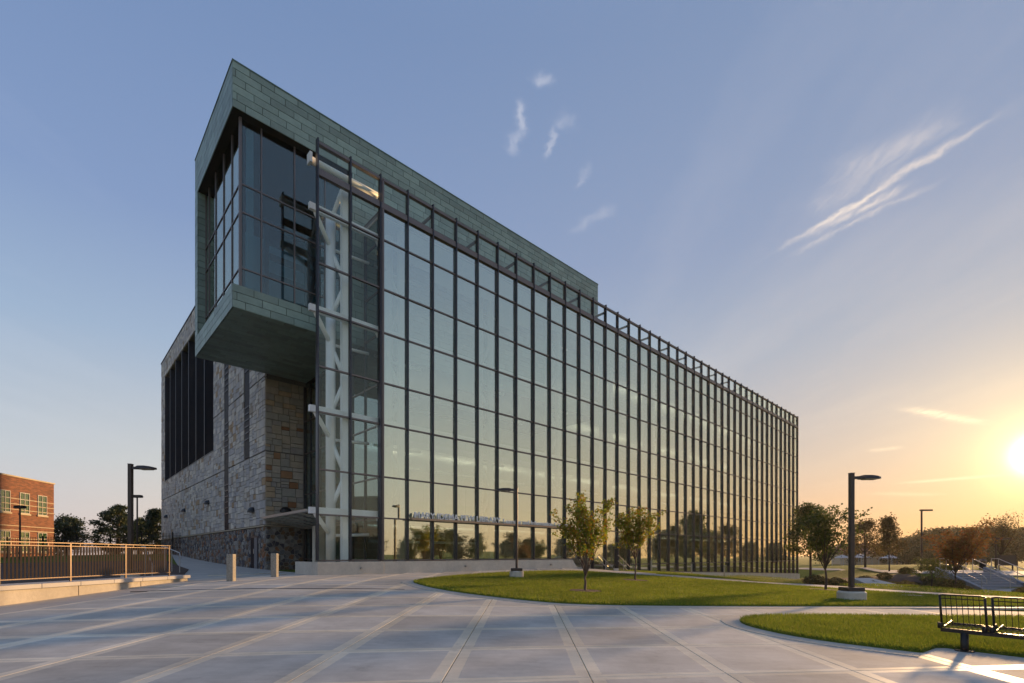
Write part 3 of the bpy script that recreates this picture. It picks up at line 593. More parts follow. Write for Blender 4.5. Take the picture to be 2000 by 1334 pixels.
def emit_mat(name, col, k):
    mt, nt, b = newmat(name); b.inputs['Base Color'].default_value = (.8, .8, .8, 1); b.inputs['Emission Color'].default_value = (*col, 1); b.inputs['Emission Strength'].default_value = k; return mt
m_fill_glow = emit_mat('added_fill_glow', (1, .93, .78), 3.2)  # added fill light, brightens the interior seen through the glass
for z in (3.28, 7.83, 12.38, 16.88, 18.18):
    for n in range(3, NB - 1, 3): 
        x0, x1 = n * BAY + .3, n * BAY + 3.6; tr = MB().box(x0, x1, 4.5, 4.52, z - .98, z - .84).box(x0, x1, 4.78, 4.80, z - .98, z - .84).box(x0, x1, 4.52, 4.78, z - .98, z - .96).box(x0, x0 + .02, 4.52, 4.78, z - .96, z - .84).box(x1 - .02, x1, 4.52, 4.78, z - .96, z - .84).build('fill_glow_trough', m_white, LIB)  # added trough, hides the glowing fill panel from below
        MB().quad((x0 + .03, 4.53, z - .95), (x1 - .03, 4.53, z - .95), (x1 - .03, 4.77, z - .95), (x0 + .03, 4.77, z - .95)).build('fill_glow_panel', m_fill_glow, tr)
rsh = random.Random(17)
for n in range(3, NB):
    zb_ = rsh.choice((15.4, 15.9, 16.2, 16.2, 16.6, 17.3)); MB().box(n * BAY + .07, (n + 1) * BAY - .07, .24, .26, zb_, 18.15).box(n * BAY + .07, (n + 1) * BAY - .07, .23, .27, zb_ - .04, zb_).build('roller_shade', m_blind, LIB)
    if rsh.random() < .22: zc_ = rsh.uniform(9.2, 11.5); MB().box(n * BAY + .07, (n + 1) * BAY - .07, .24, .26, zc_, 12.35).build('roller_shade', m_blind, LIB)
MB().box(NB * BAY - .12, NB * BAY - .04, .3, 3.0, -1, 18.2).build('end_glazing', m_darkglass, LIB)
MB().box(NB * BAY - .4, NB * BAY, 3.0, 26, -2, 18.29).build('end_wall', m_conc, LIB)
# glazed end wall set back behind the free-standing screen
EA = 2 * BAY + .12
ew = MB().box(EA, EA + .06, 9.9, 10.0, .7, 12.2).build('entrance_wall', m_fin, LIB)
bs = [.35, 1.8, 3.25, 4.7, 6.15, 7.6, 9.05, 9.95]
for b in bs: MB().box(EA - .06, EA + .08, b - .03, b + .03, .72, 18.2 if b < 1.9 else 12.2).build('mullion', m_fin, ew)
zz = [.72] + ZR
for k in range(len(zz) - 1):
    ext = 9.95 if zz[k + 1] < 13 else 1.85
    MB().box(EA - .04, EA + .06, .35, ext, zz[k + 1] - .035, zz[k + 1] + .035).build('transom', m_trans, ew)
    for q in range(len(bs) - 1):
        if bs[q + 1] > ext + .1 and zz[k + 1] > 13: continue
        MB().box(EA + .005, EA + .02, bs[q] + .03, bs[q + 1] - .03, zz[k] + .04, min(zz[k + 1], 18.2) - .04).build('glass_pane', m_blueglass, ew)
# stone wing
SA, SB0, SB1, SZT = .81, 10.0, 47.6, 23.65
LZ0, LZ1, LB0, LB1 = 9.84, 21.6, 22.8, 45.2
sw = MB().box(SA + .08, 34, SB0 + .10, LB0, .3, SZT - .04).box(SA + .08, 34, LB1, SB1, .3, SZT - .04).box(SA + .08, 34, LB0, LB1, .3, LZ0).box(SA + .08, 34, LB0, LB1, LZ1, SZT - .04).box(SA + 1.0, 34, LB0, LB1, LZ0, LZ1).build('stone_wing', m_mortar, LIB)
MB().box(SA - .06, 34.1, SB0 - .06, SB1 + .1, SZT, SZT + .10).build('coping', m_fin, sw)
LZ0, LZ1, LB0, LB1 = 9.84, 21.6, 22.8, 45.2
def ashlar(x0, x1, y0, y1, rg, s):
    out = []
    def split(a, b, c, d):
        w, h = b - a, d - c
        if (w < s * 1.9 and h < s * 1.25) and (rg.random() < .75 or (w < s * 1.2 and h < s * .75)): out.append((a, b, c, d)); return
        if w * .8 > h * rg.uniform(.75, 1.5) and w > s * .8:
            t = a + w * rg.uniform(.32, .68); split(a, t, c, d); split(t, b, c, d)
        elif h > s * .45:
            t = c + h * rg.uniform(.32, .68); split(a, b, c, t); split(a, b, t, d)
        else: out.append((a, b, c, d))
    split(x0, x1, y0, y1); return out
rs = random.Random(11); g = .005
zc = [3.38, 7.86, 12.37, 16.88, 21.6, SZT]; nst = 0
for z0, z1 in zip(zc[:2], zc[1:3]):
    for a, b, c, d in ashlar(SA + .02, 2 * BAY + .02, z0 + .02, min(z1, 12.25) - .02, rs, .44):
        y = SB0 - rs.uniform(0, .035); MB().cham(a + g, b - g, y, SB0 + .1, c + g, d - g, .012).build('stone', m_stone_w, sw); nst += 1
bc = [10.0, 13.2, 14.4, 16.35, 18.3, 19.5, 22.8] + [22.8 + 3.2 * k for k in range(1, 8)] + [47.6]
rest = MB(); slots = ((13.2, 14.4, 7.95), (18.3, 19.5, 3.38))
for i in range(len(bc) - 1):
    b0, b1 = bc[i], bc[i + 1]
    for k in range(len(zc) - 1):
        z0, z1 = zc[k], zc[k + 1]
        if any(abs(b0 - s[0]) < .01 and z0 > s[2] - .2 and z1 < 22 for s in slots): continue
        if b0 >= LB0 - .01 and b1 <= LB1 + .01:
            if z0 > 9 and z1 < 21.7: continue
            if z0 < LZ0 < z1: z1 = LZ0
            if k == 3: continue
        for a, b, c, d in ashlar(b0 + .025, b1 - .025, z0 + .03, z1 - .03, rs, .44 if b0 < 22 else .48):
            x = SA - rs.uniform(0, .02)
            if nst < 292 and b1 <= 16.5 and z1 < 12.5 and (b1 < 13.3 or z1 < 8): MB().cham(x, SA + .1, a + g, b - g, c + g, d - g, .012, 'x-').build('stone', m_stone, sw); nst += 1
            else: rest.cham(x, SA + .1, a + g, b - g, c + g, d - g, .01, 'x-')
stuff(rest.build('stones', m_stone, sw))
for (b0, b1, zb) in slots:
    s = MB().box(SA + .02, SA + .075, b0 + .02, b1 - .02, zb, 20.6).build('slot_window', m_louver, sw)
    for z in np.arange(zb + 1.2, 20, 4.5):
        for q in range(6): MB().box(SA - .03, SA + .0, b0 + .05, b1 - .05, z + q * .42, z + q * .42 + .05).build('louver', m_fin, s)
lv = MB().box(SA + .80, SA + .98, LB0 + .02, LB1 - .02, LZ0 + .01, LZ1 - .01).build('louver_window', m_louver, sw)
for k in range(8): MB().box(SA + .0, SA + .78, LB0 + 3.2 * k - .05 + (.07 if k == 0 else 0), LB0 + 3.2 * k + .05 - (.07 if k == 7 else 0), LZ0 + .02, LZ1 - .02).build('fin', m_fin, lv)
for k in range(7): MB().box(SA + .72, SA + .76, LB0 + 3.2 * k + .08, LB0 + 3.2 * k + 3.1, LZ0 + .08, LZ1 - .08).build('louver_panel', m_darkglass, lv)
MB().box(SA - .05, SA + .9, LB0 + .01, LB1 - .01, LZ0 - .03, LZ0 + .005).build('sill', m_fin, lv)
MB().box(SA - .10, SA + .07, SB0 - .10, SB1, 3.30, 3.37).build('ledge', m_lime, sw)
MB().box(SA + .08, 2 * BAY, SB0 - .10, SB0 + .09, 3.30, 3.37).build('ledge', m_lime, sw)
# fieldstone plinth
def voronoi(w, h, s, rg):
    nx, ny = max(2, round(w / s)), max(2, round(h / (s * .85))); P = {}
    for i in range(-1, nx + 1):
        for j in range(-1, ny + 1): P[i, j] = ((i + .5 + rg.uniform(-.42, .42)) * w / nx, (j + .5 + rg.uniform(-.42, .42)) * h / ny)
    for i in range(nx):
        for j in range(ny):
            p = P[i, j]; poly = [(max(0, p[0] - 1.5 * s), max(0, p[1] - 1.5 * s)), (min(w, p[0] + 1.5 * s), max(0, p[1] - 1.5 * s)), (min(w, p[0] + 1.5 * s), min(h, p[1] + 1.5 * s)), (max(0, p[0] - 1.5 * s), min(h, p[1] + 1.5 * s))]
            for di in (-2, -1, 0, 1, 2):
                for dj in (-2, -1, 0, 1, 2):
                    q = P.get((i + di, j + dj))
                    if q is None or (di == 0 and dj == 0): continue
                    nx_, ny_ = q[0] - p[0], q[1] - p[1]; l = math.hypot(nx_, ny_); lim = (nx_ * (p[0] + q[0]) / 2 + ny_ * (p[1] + q[1]) / 2) / l - .016; nx_ /= l; ny_ /= l; o = []
                    for k in range(len(poly)):
                        a, b = poly[k], poly[(k + 1) % len(poly)]; da = a[0] * nx_ + a[1] * ny_ - lim; db = b[0] * nx_ + b[1] * ny_ - lim
                        if da <= 0: o.append(a)
                        if (da < 0) != (db < 0): t = da / (da - db); o.append((a[0] + (b[0] - a[0]) * t, a[1] + (b[1] - a[1]) * t))
                    poly = o
                    if len(poly) < 3: break
                if len(poly) < 3: break
            if len(poly) >= 3: yield poly
fp = MB().box(SA + .02, 2 * BAY - .02, SB0 + .02, SB0 + .5, .3, 3.28).box(SA + .02, SA + .5, SB0 + .51, SB1, .3, 3.28).build('fieldstone_plinth', m_mortar_l, LIB)
rv = random.Random(3); nf = 0; rest = MB()
for poly in voronoi(2 * BAY - SA - .06, 2.62, .27, rv):
    if nf >= 300: break
    mb = MB(); mb.prism(poly, 0, .05 + rv.uniform(0, .03), .22); mb.v = [(SA + .03 + x, SB0 + .025 - z, .66 + y) for x, y, z in mb.v]; mb.build('fieldstone', m_field, fp); nf += 1
for poly in voronoi(SB1 - SB0, 2.62, .30, rv):
    cx = sum(p[0] for p in poly) / len(poly)
    if 1.25 < cx < 2.95 and sum(p[1] for p in poly) / len(poly) < 2.15: continue
    mb = MB(); mb.prism(poly, 0, .05 + rv.uniform(0, .03), .22); mb.v = [(SA + .025 - z, SB0 + x, .66 + y) for x, y, z in mb.v]; mb.f = [tuple(reversed(f)) for f in mb.f]
    if nf < 300 and cx < 9: mb.build('fieldstone', m_field, fp); nf += 1
    else:
        i = len(rest.v); rest.v += mb.v; rest.f += [tuple(i + k for k in f) for f in mb.f]
stuff(rest.build('fieldstones', m_field, fp))
dr = MB().box(SA - .03, SA + .04, 11.35, 12.85, .6, 2.78).build('service_door', m_fin, LIB)
MB().box(SA - .05, SA - .03, 11.45, 12.05, .72, 2.66).build('door_leaf', m_door, dr); MB().box(SA - .05, SA - .03, 12.09, 12.75, .72, 2.66).build('door_leaf', m_louver, dr)
MB().tube((SA - .10, 11.95, 1.65), (SA - .10, 11.95, 1.95), .02).build('handle', m_steel, dr)
def wall_lamp(a, b, z, axis):
    mb = MB(); n = 12; rr = .36; dep = .34
    top = []
    for i in range(7):
        f = i / 6 * math.pi / 2; rad = math.cos(f); zz_ = math.sin(f) * .36
        ring = [(math.cos(math.pi * k / n) * rr * rad, -math.sin(math.pi * k / n) * dep * rad, zz_) for k in range(n + 1)]; top.append(ring)
    for i in range(6):
        for k in range(n): mb.quad(top[i][k + 1], top[i][k], top[i + 1][k], top[i + 1][k + 1])
    base = top[0]; i0 = len(mb.v); mb.v += base; mb.f.append(tuple(range(i0, i0 + n + 1)))
    mb.box(-.1, .1, -.01, .06, .02, .3)
    o = mb.build('wall_lamp', m_black, LIB); o.location = (a, b, z); o.rotation_euler = (0, 0, 0 if axis == 'y-' else -math.pi / 2)
    MB().box(-.12, .12, -.16, -.05, -.02, -.004).build('lens', m_lens, o)
for px_, py_ in ((326.3, 1011.5), (361, 1000), (407, 985), (494, 1001)):
    b, z = on_a(px_, py_, SA - .02); wall_lamp(SA - .02, b, z, 'x-')
a, z = on_b(558, 1001, SB0 - .03); wall_lamp(a, SB0 - .04, z, 'y-')
# entrance canopy
cn = MB().bar((.6, 2.9, 3.78), (3.1, 2.9, 3.27), .08, .14).bar((.6, 9.85, 3.78), (3.1, 9.85, 3.27), .08, .14).bar((.6, 2.94, 3.78), (.6, 9.81, 3.78), .08, .14).bar((3.1, 2.94, 3.27), (3.1, 9.81, 3.27), .08, .14).build('entrance_canopy', m_steel, LIB)
def cz(a): return 3.78 - (a - .6) / 2.5 * .51
for b in (4.3, 5.7, 7.1, 8.5): MB().bar((.65, b, cz(.65) - .02), (3.05, b, cz(3.05) - .02), .06, .10).build('purlin', m_steel, cn)
for k in range(9):
    a = .78 + k * .27; MB().bar((a, 2.95, cz(a) + .075), (a, 9.8, cz(a) + .075), .17, .03).build('plank', m_plank, cn)
MB().box(2.2, 2.75, 5.9, 6.3, .5, 3.2).build('entrance_pier', m_conc, LIB); MB().box(-.12, .05, .31, 2.4, .2, 1.25).build('entrance_curb', m_conc, LIB)
# copper box
CA0, CA1, CB0, CB1, CZ0, CZ1 = -2.93, 22.9, 1.88, 9.36, 12.27, 22.92; WZ0, WZ1, WA1, WB1 = 13.30, 20.92, 2.5, 8.75; REC = .4
cx = MB()
cx.box(CA0 + .04, CA1 - .04, CB0 + .04, CB1, WZ1 + .04, CZ1 - .04).box(CA0 + .04, CA1 - .04, CB0 + .04, CB1, CZ0 + .04, WZ0 - .04).box(WA1 + .04, CA1 - .04, CB0 + .04, CB0 + .4, WZ0 - .04, WZ1 + .04).box(CA0 + .04, CA0 + .5, WB1 + .04, CB1, WZ0 - .04, WZ1 + .04).box(CA0 + .5, CA1 - .04, CB1 - .12, CB1 - .001, WZ0 - .04, WZ1 + .04).box(CA1 - .3, CA1 - .04, CB0 + .4, CB1 - .12, WZ0 - .04, WZ1 + .04)
cb = cx.build('copper_box', m_copper_back, LIB); cb['label'] = 'cantilevered box clad in green patina copper panels'
np_ = 0; rest = MB()
def panel(x0, x1, y0, y1, z0, z1, single):
    global np_
    if single and np_ < 300: MB().box(x0, x1, y0, y1, z0, z1).build('copper_panel', m_copper, cb); np_ += 1
    else: rest.box(x0, x1, y0, y1, z0, z1)
PH, PL, G2 = .337, 1.03, .011; rc = random.Random(2)
def rows(z0, z1):
    n = max(1, round((z1 - z0) / PH)); return [(z0 + (z1 - z0) * k / n, z0 + (z1 - z0) * (k + 1) / n) for k in range(n)]
def lay(x0, x1, off):
    e = [x0]; x = x0 + PL * off
    while x < x1 - .12:
        if x > x0 + .12: e.append(x)
        x += PL
    return list(zip(e, e[1:] + [x1]))
offs = (.5, .17, .83, .5, .12, .67)
for k, (z0, z1) in enumerate(rows(WZ1, CZ1)):
    for a0, a1 in lay(CA0, CA1, offs[k % 6]): panel(a0 + G2, a1 - G2, CB0 + rc.uniform(0, .006), CB0 + .04, z0 + G2, z1 - G2, a0 < 22)
    for b0, b1 in lay(CB0 + .05, CB1, offs[(k + 2) % 6]): panel(CA0 + rc.uniform(0, .006), CA0 + .04, b0 + G2, b1 - G2, z0 + G2, z1 - G2, True)
for k, (z0, z1) in enumerate(rows(CZ0, WZ0)):
    for a0, a1 in lay(CA0, CA1, offs[k % 6]): panel(a0 + G2, a1 - G2, CB0 + rc.uniform(0, .006), CB0 + .04, z0 + G2, z1 - G2, a0 < 3)
    for b0, b1 in lay(CB0 + .05, CB1, offs[(k + 2) % 6]): panel(CA0 + rc.uniform(0, .006), CA0 + .04, b0 + G2, b1 - G2, z0 + G2, z1 - G2, True)
for k, (z0, z1) in enumerate(rows(WZ0, WZ1)):
    panel(CA0, CA0 + .04, WB1 + .02, CB1, z0 + G2, z1 - G2, True)
    panel(CA0 + .05, CA0 + .48, WB1, WB1 + .035, z0 + G2, z1 - G2, False)
    for a0, a1 in lay(WA1, CA1, offs[k % 6]): panel(a0 + G2, a1 - G2, CB0 + rc.uniform(0, .006), CB0 + .04, z0 + G2, z1 - G2, False)
for k in range(22):
    b0 = CB0 + .05 + k * PH
    for a0, a1 in lay(CA0 + .05, 3.0, (.1, .45, .8)[k % 3]): panel(a0 + G2, a1 - G2, b0 + G2, b0 + PH - G2, CZ0 + rc.uniform(0, .012), CZ0 + .04, False)
stuff(rest.build('copper_panels', m_copper, cb))
MB().box(CA0 - .02, CA1 + .02, CB0 - .02, CB1, CZ1 - .03, CZ1 + .03).build('coping', m_copper_edge, cb)
MB().box(CA1 - .035, CA1, CB0 + .05, CB1, 18.5, CZ1 - .05).build('side_panel', m_copper_edge, cb)
# corner window of the copper box
WA, WB = CA0 + REC, CB0 + REC
wd = MB().box(WA - .05, WA + .06, WB - .05, WB + .06, WZ0, WZ1).build('corner_window', m_trans, LIB)
am = [WA + .06, -1.66, -.20, 1.26, WA1]; bm_ = [WB + .06, 3.56, 5.03, 6.59, 8.0, WB1]; zt = [WZ0, 14.28, 16.76, 18.0, WZ1]
for x in am[1:]: MB().box(x - .03, x + .03, WB - .04, WB + .05, WZ0, WZ1).build('mullion', m_trans, wd)
for y in bm_[1:]: MB().box(WA - .04, WA + .05, y - .03, y + .03, WZ0, WZ1).build('mullion', m_trans, wd)
for z in zt[1:-1]:
    MB().box(WA + .06, WA1, WB - .03, WB + .045, z - .03, z + .03).build('transom', m_trans, wd); MB().box(WA - .03, WA + .045, WB + .06, WB1, z - .03, z + .03).build('transom', m_trans, wd)
for k in range(4):
    for q in range(4): MB().box(am[q] + .03, am[q + 1] - .03, WB, WB + .015, zt[k] + .03, zt[k + 1] - .03).build('glass_pane', m_blueglass, wd).rotation_euler = (0, 0, 0)
    for q in range(5): MB().box(WA, WA + .015, bm_[q] + .03, bm_[q + 1] - .03, zt[k] + .03, zt[k + 1] - .03).build('glass_pane', m_blueglass, wd)
MB().box(WA + .5, CA1 - .5, WB + .4, CB1 - .2, WZ0 - .035, WZ0 + .06).build('box_floor', m_int_floor, LIB)
MB().box(3.0, 3.1, WB + .3, CB1 - .2, WZ0 + .1, WZ1).build('box_partition', m_int_wall, LIB)
MB().box(WA + .35, WA + .62, WB + .25, WB + .45, WZ0 + .1, WZ1 - .1).build('column', m_int_wall, LIB)
bf = MB().box(-1.35, -1.15, WB + .6, WB + .8, WZ0 + .1, 17.2).box(-1.35, 3, WB + .6, WB + .75, 17.0, 17.35).build('dark_brace_frame', m_dark_int, LIB)
for z in (14.6, 15.5, 16.2): MB().box(-1.1, 3, WB + .64, WB + .72, z, z + .3).build('shelf', m_dark_int, bf)
MB().bar((.6, WB + .7, 13.4), (1.3, WB + .7, 17), .16, .16).bar((.5, WB + .5, 17.0), (1.4, WB + .5, 14.8), .14, .14).build('brace', m_dark_int, bf); MB().box(.5, .75, WB + .55, WB + .59, WZ0 + .1, 17).build('post', m_dark_int, bf)
MB().box(WA + .9, 2.8, WB + 2.6, WB + 2.65, WZ0 + .1, 17.5).build('curtain', m_blind, LIB)

# ------------------------------------------------------------------ sign
def text_mesh(body, size, depth):
    cu = bpy.data.curves.new('lettering', 'FONT'); cu.body = body; cu.size = size; cu.extrude = depth; cu.offset = size * .008; cu.resolution_u = 3
    o = bpy.data.objects.new('lettering', cu); COL.objects.link(o); bpy.context.view_layer.update()
    me = bpy.data.meshes.new_from_object(o.evaluated_get(bpy.context.evaluated_depsgraph_get())); bpy.data.objects.remove(o); return me
SB = -.30; sign = thing('library_sign', 'white raised lettering reading MARY IDEMA PEW LIBRARY on a bronze rail', 'sign', tuple(lw(3 * BAY, SB, 3.44)), LANG)
MB().box(.05, 8.9 * BAY, -.06, .16, -.11, 0).build('rail', m_trans, sign).data.materials[0] = M('satin_rail', (.36, .27, .20), .35, .6, 3, .1)
def letters(txt, x0, x1, cap):
    me = text_mesh(txt, 1, .0); xs = [v.co.x for v in me.vertices]; W_ = max(xs) - min(xs); capm = text_mesh('H', 1, 0); ch = max(v.co.y for v in capm.vertices)
    sx = (x1 - x0) / W_; sy = cap / ch; off = min(xs)
    for i, c in enumerate(txt):
        if c == ' ': continue
        pre = text_mesh(txt[:i + 1], 1, 0); one = text_mesh(c, 1, .03); r = max(v.co.x for v in pre.vertices); r1 = max(v.co.x for v in one.vertices)
        for v in one.vertices: x, y, z = v.co; v.co = (x0 + (x + r - r1 - off) * sx, -z * 1.0, y * sy)
        one.update(); put('letter', one, m_white, sign)
def a_at(px): return on_b(px, 1000, SB)[0] - 3 * BAY
letters('MARY IDEMA PEW LIBRARY', a_at(809.5), a_at(977.5), .31); letters('Learning and Information Commons', a_at(983), a_at(1117), .255)

# ------------------------------------------------------------------ bollards, railing, retaining wall
def bollard(px_, pyb, Y, label):
    X = px_at(px_, Y); z = tz(X, Y); o = MB().box(-.115, .115, -.115, .115, -.1, .96).build('bollard', m_agg, None, bevel=.02); o.location = (X, Y, z); o.rotation_euler = (0, 0, R(2))
    tag(o, label, 'bollard', 'aggregate bollards by the entrance')
bollard(451.5, 1134, 17.4, 'square tan aggregate bollard nearer the bronze railing'); bollard(536.5, 1128, 19.9, 'square tan aggregate bollard in front of the fieldstone corner')
RX0, RY0, RX1, RY1, RZ = -12.42, 11.6, -12.2, 17.75, .82
rwl = thing('retaining_wall', 'low concrete retaining wall with pale cap below the bronze railing', 'wall', (RX0, RY0, 0))
wv = Vector((RX1 - RX0, RY1 + .5 - RY0, 0)); 
def wl(t, s, z): 
    d = wv.normalized(); nrm = Vector((d.y, -d.x, 0)); p = wv * t + nrm * s; return (p.x, p.y, z)
for k in range(3):
    t0, t1 = k / 3 + .002, (k + 1) / 3 - .002
    MB().hexa([wl(t0, .22, .1), wl(t1, .22, .1), wl(t1, -.5, .1), wl(t0, -.5, .1), wl(t0, .22, .70), wl(t1, .22, .70), wl(t1, -.5, .70), wl(t0, -.5, .70)]).build('wall_section', m_conc_w, rwl)
for k in range(6):
    t0, t1 = (k - .02 * (k == 0)) / 6 + .0008, (k + 1 + .05 * (k == 5)) / 6 - .0008
    MB().hexa([wl(t0, .29, .705), wl(t1, .29, .705), wl(t1, -.55, .705), wl(t0, -.55, .705), wl(t0, .29, .82), wl(t1, .29, .82), wl(t1, -.55, .82), wl(t0, -.55, .82)]).build('cap_stone', m_cap, rwl, bevel=.01)
struct(poly_sheet('shade_sheet', [(-12.85, 9), (-12.75, 18.2), (-15, 22.5), (-19, 29), (-28, 40), (-40, 30), (-30, 8)], .02, m_mulch, 1.0))  # dark sheet colour stands in for the shaded drop behind the railing
rail = thing('metal_railing', 'bronze metal railing with flat upright pickets on the retaining wall', 'railing', (RX0, RY0, RZ))
rv_ = Vector((RX1 - RX0, RY1 - RY0, 0)); RL = rv_.length; rd = rv_.normalized()
def rp_(s, z, o=0): p = rd * s + Vector((rd.y, -rd.x, 0)) * (o - .1); return Vector((p.x, p.y, z))
posts = [-1.4, .30, 2.02, 4.05, 5.55, RL - .08][0:0] + [-.9, .42, 2.3, 4.2, RL - .05]
for s in posts: MB().bar(rp_(s, 0), rp_(s, 1.05), .03, .05).build('post', m_picket, rail)
MB().bar(rp_(-1.6, 1.07), rp_(RL, 1.07), .045, .024).build('top_rail', m_picket, rail); MB().bar(rp_(-1.6, .985), rp_(RL, .985), .04, .02).build('mid_rail', m_picket, rail); MB().bar(rp_(-1.6, .12), rp_(RL, .12), .04, .024).build('bottom_rail', m_picket, rail)
pk = MB().box(-.021, .021, -.006, .006, .14, .97).mesh('picket'); s = -1.5
ang = math.atan2(rd.y, rd.x)
while s < RL - .1:
    if min(abs(s - q) for q in posts) > .06:
        o = put('picket', pk, m_picket, rail, rp_(s, 0)); o.rotation_euler = (0, 0, ang - R(24))
    s += .098
s = -1.2
while s < RL: MB().bar(rp_(s, .99), rp_(s, 1.06), .02, .02).build('spacer', m_picket, rail); s += .95
# handrails of the steps behind
hr = thing('stair_handrail', 'pale steel handrail descending behind the bronze railing', 'handrail', (-16.2, 21.0, tz(-16.2, 21.0)))
mb = MB()
for dx in (0, .9): mb.path([(dx - 1.6, 1.5, 1.35), (dx - 1.2, 1.2, 1.35), (dx, 0, .55), (dx + .15, -.1, .5)], .022).tube((dx - 1.2, 1.2, 0), (dx - 1.2, 1.2, 1.35), .02).tube((dx, 0, -.3), (dx, 0, .55), .02)
mb.build('rail', m_steel, hr)
hr2 = thing('ramp_handrail', 'steel handrail along the walk beside the fieldstone plinth', 'handrail', (-18.0, 26.0, tz(-18.0, 26.0)))
mb = MB(); mb.path([(-1.6, 1.6, 1.35), (-1.2, 1.3, 1.35), (1.1, -.9, 1.0), (1.3, -1.1, .7)], .024)
for t in (0, .5, 1): x = -1.2 + 2.3 * t; mb.tube((x, 1.3 - 2.2 * t, 0), (x, 1.3 - 2.2 * t, 1.35 - .35 * t), .022)
mb.build('rail', m_steel, hr2)
# dark picket fence far behind
fz = thing('picket_fence', 'dark steel picket fence in front of the left trees', 'fence', (-45, 44, tz(-45, 44)))
fd = Vector((16.5, 6, .9)); mb = MB(); n = 150
for k in range(n):
    p = fd * (k / n); mb.box(p.x - .012, p.x + .012, p.y - .012, p.y + .012, p.z + .1, p.z + 1.75)
stuff(mb.build('pickets', m_black, fz))
for k in range(8): p = fd * (k / 7); MB().box(p.x - .04, p.x + .04, p.y - .04, p.y + .04, p.z - .3, p.z + 1.85).build('post', m_black, fz)
for z in (.3, 1.45): MB().bar(Vector((0, 0, z)), fd + Vector((0, 0, z)), .03, .04).build('rail', m_black, fz)

# ------------------------------------------------------------------ street lamps
def lamp(px_, Y, top, label, arm=1, base_r=.42, w=.068, group='dark street lamps', zb=None):
    X = px_at(px_, Y); z = tz(X, Y) if zb is None else zb; H = CAM_H + (HY - top) / F * Y - z
    t = thing('street_lamp', label, 'street lamp', (X, Y, z), 0, group)
    bm = MB(); bm.tube((0, 0, -.25), (0, 0, .30), base_r, base_r, 28, False).tube((0, 0, .30), (0, 0, .345), base_r, base_r - .045, 28); bm.build('base', m_conc, t)
    MB().box(-.27, .27, -.27, .27, .347, .47).build('base_cover', m_brown, t, bevel=.015)
    MB().box(-w, w, -w, w, .475, H).build('pole', m_brown, t, bevel=.012); MB().box(-w * 1.05, w * 1.05, -w * 1.05, w * 1.05, H + .001, H + .02).build('cap', m_brown, t)
    hd = MB(); s = arm; hz_ = H - .16
    sec = [(w, .05, .04), (.22, .07, .05), (.34, .17, .075), (.6, .19, .075), (.80, .17, .05), (.92, .11, .025)]
    for i in range(len(sec) - 1):
        (x0, w0, h0), (x1, w1, h1) = sec[i], sec[i + 1]; up0, up1 = .03 * i, .03 * (i + 1) * .8
        hd.hexa([(s * x0, -w0, hz_ - .02), (s * x1, -w1, hz_ - .02), (s * x1, w1, hz_ - .02), (s * x0, w0, hz_ - .02), (s * x0, -w0 * .8, hz_ + h0 + .02), (s * x1, -w1 * .8, hz_ + h1 + .02), (s * x1, w1 * .8, hz_ + h1 + .02), (s * x0, w0 * .8, hz_ + h0 + .02)])
    h = hd.build('lamp_head', m_brown, t); MB().box(min(s * .4, s * .8), max(s * .4, s * .8), -.12, .12, hz_ - .045, hz_ - .022).build('lens', m_lens, h)
    return t
lamp(1663, 16.5, 925, 'tall dark street lamp on a round concrete base by the right lawn edge')
lamp(1009, 22.9, 951, 'slim dark street lamp in front of the library sign', -1, .33, .055)
lamp(255, 18.6, 907, 'tall dark street lamp behind the bronze railing', 1, .3)
def far_lamp(px_, Y, top, label, kind, w=.07):
    X = px_at(px_, Y); z = tz(X, Y); H = CAM_H + (HY - top) / F * Y - z; t = thing('street_lamp', label, 'street lamp', (X, Y, z), 0, 'dark street lamps')
    MB().tube((0, 0, -.2), (0, 0, H), w, w * .8, 8).build('pole', m_brown, t)
    if kind == 'box': MB().box(-.35, .35, -.18, .18, H, H + .22).box(-.5, .5, -.05, .05, H + .03, H + .1).build('lamp_head', m_brown, t)
    else: MB().box(-.12, 1.15, -.16, .16, H, H + .17).build('lamp_head', m_brown, t)
far_lamp(268, 42, 972, 'thin distant lamp beside the tall lamp pole on the left', 'box'); far_lamp(39, 40, 993, 'short dark lamp in front of the brick building', 'box')
far_lamp(1800, 56, 998, 'thin distant lamp with flat head left of the autumn tree', 'arm', .11); far_lamp(1945, 44, 1054, 'short distant lamp above the concrete steps', 'arm', .08)
far_lamp(1670.5, 90, 1035, 'very thin far pole behind the lawn lamp', 'box', .05)

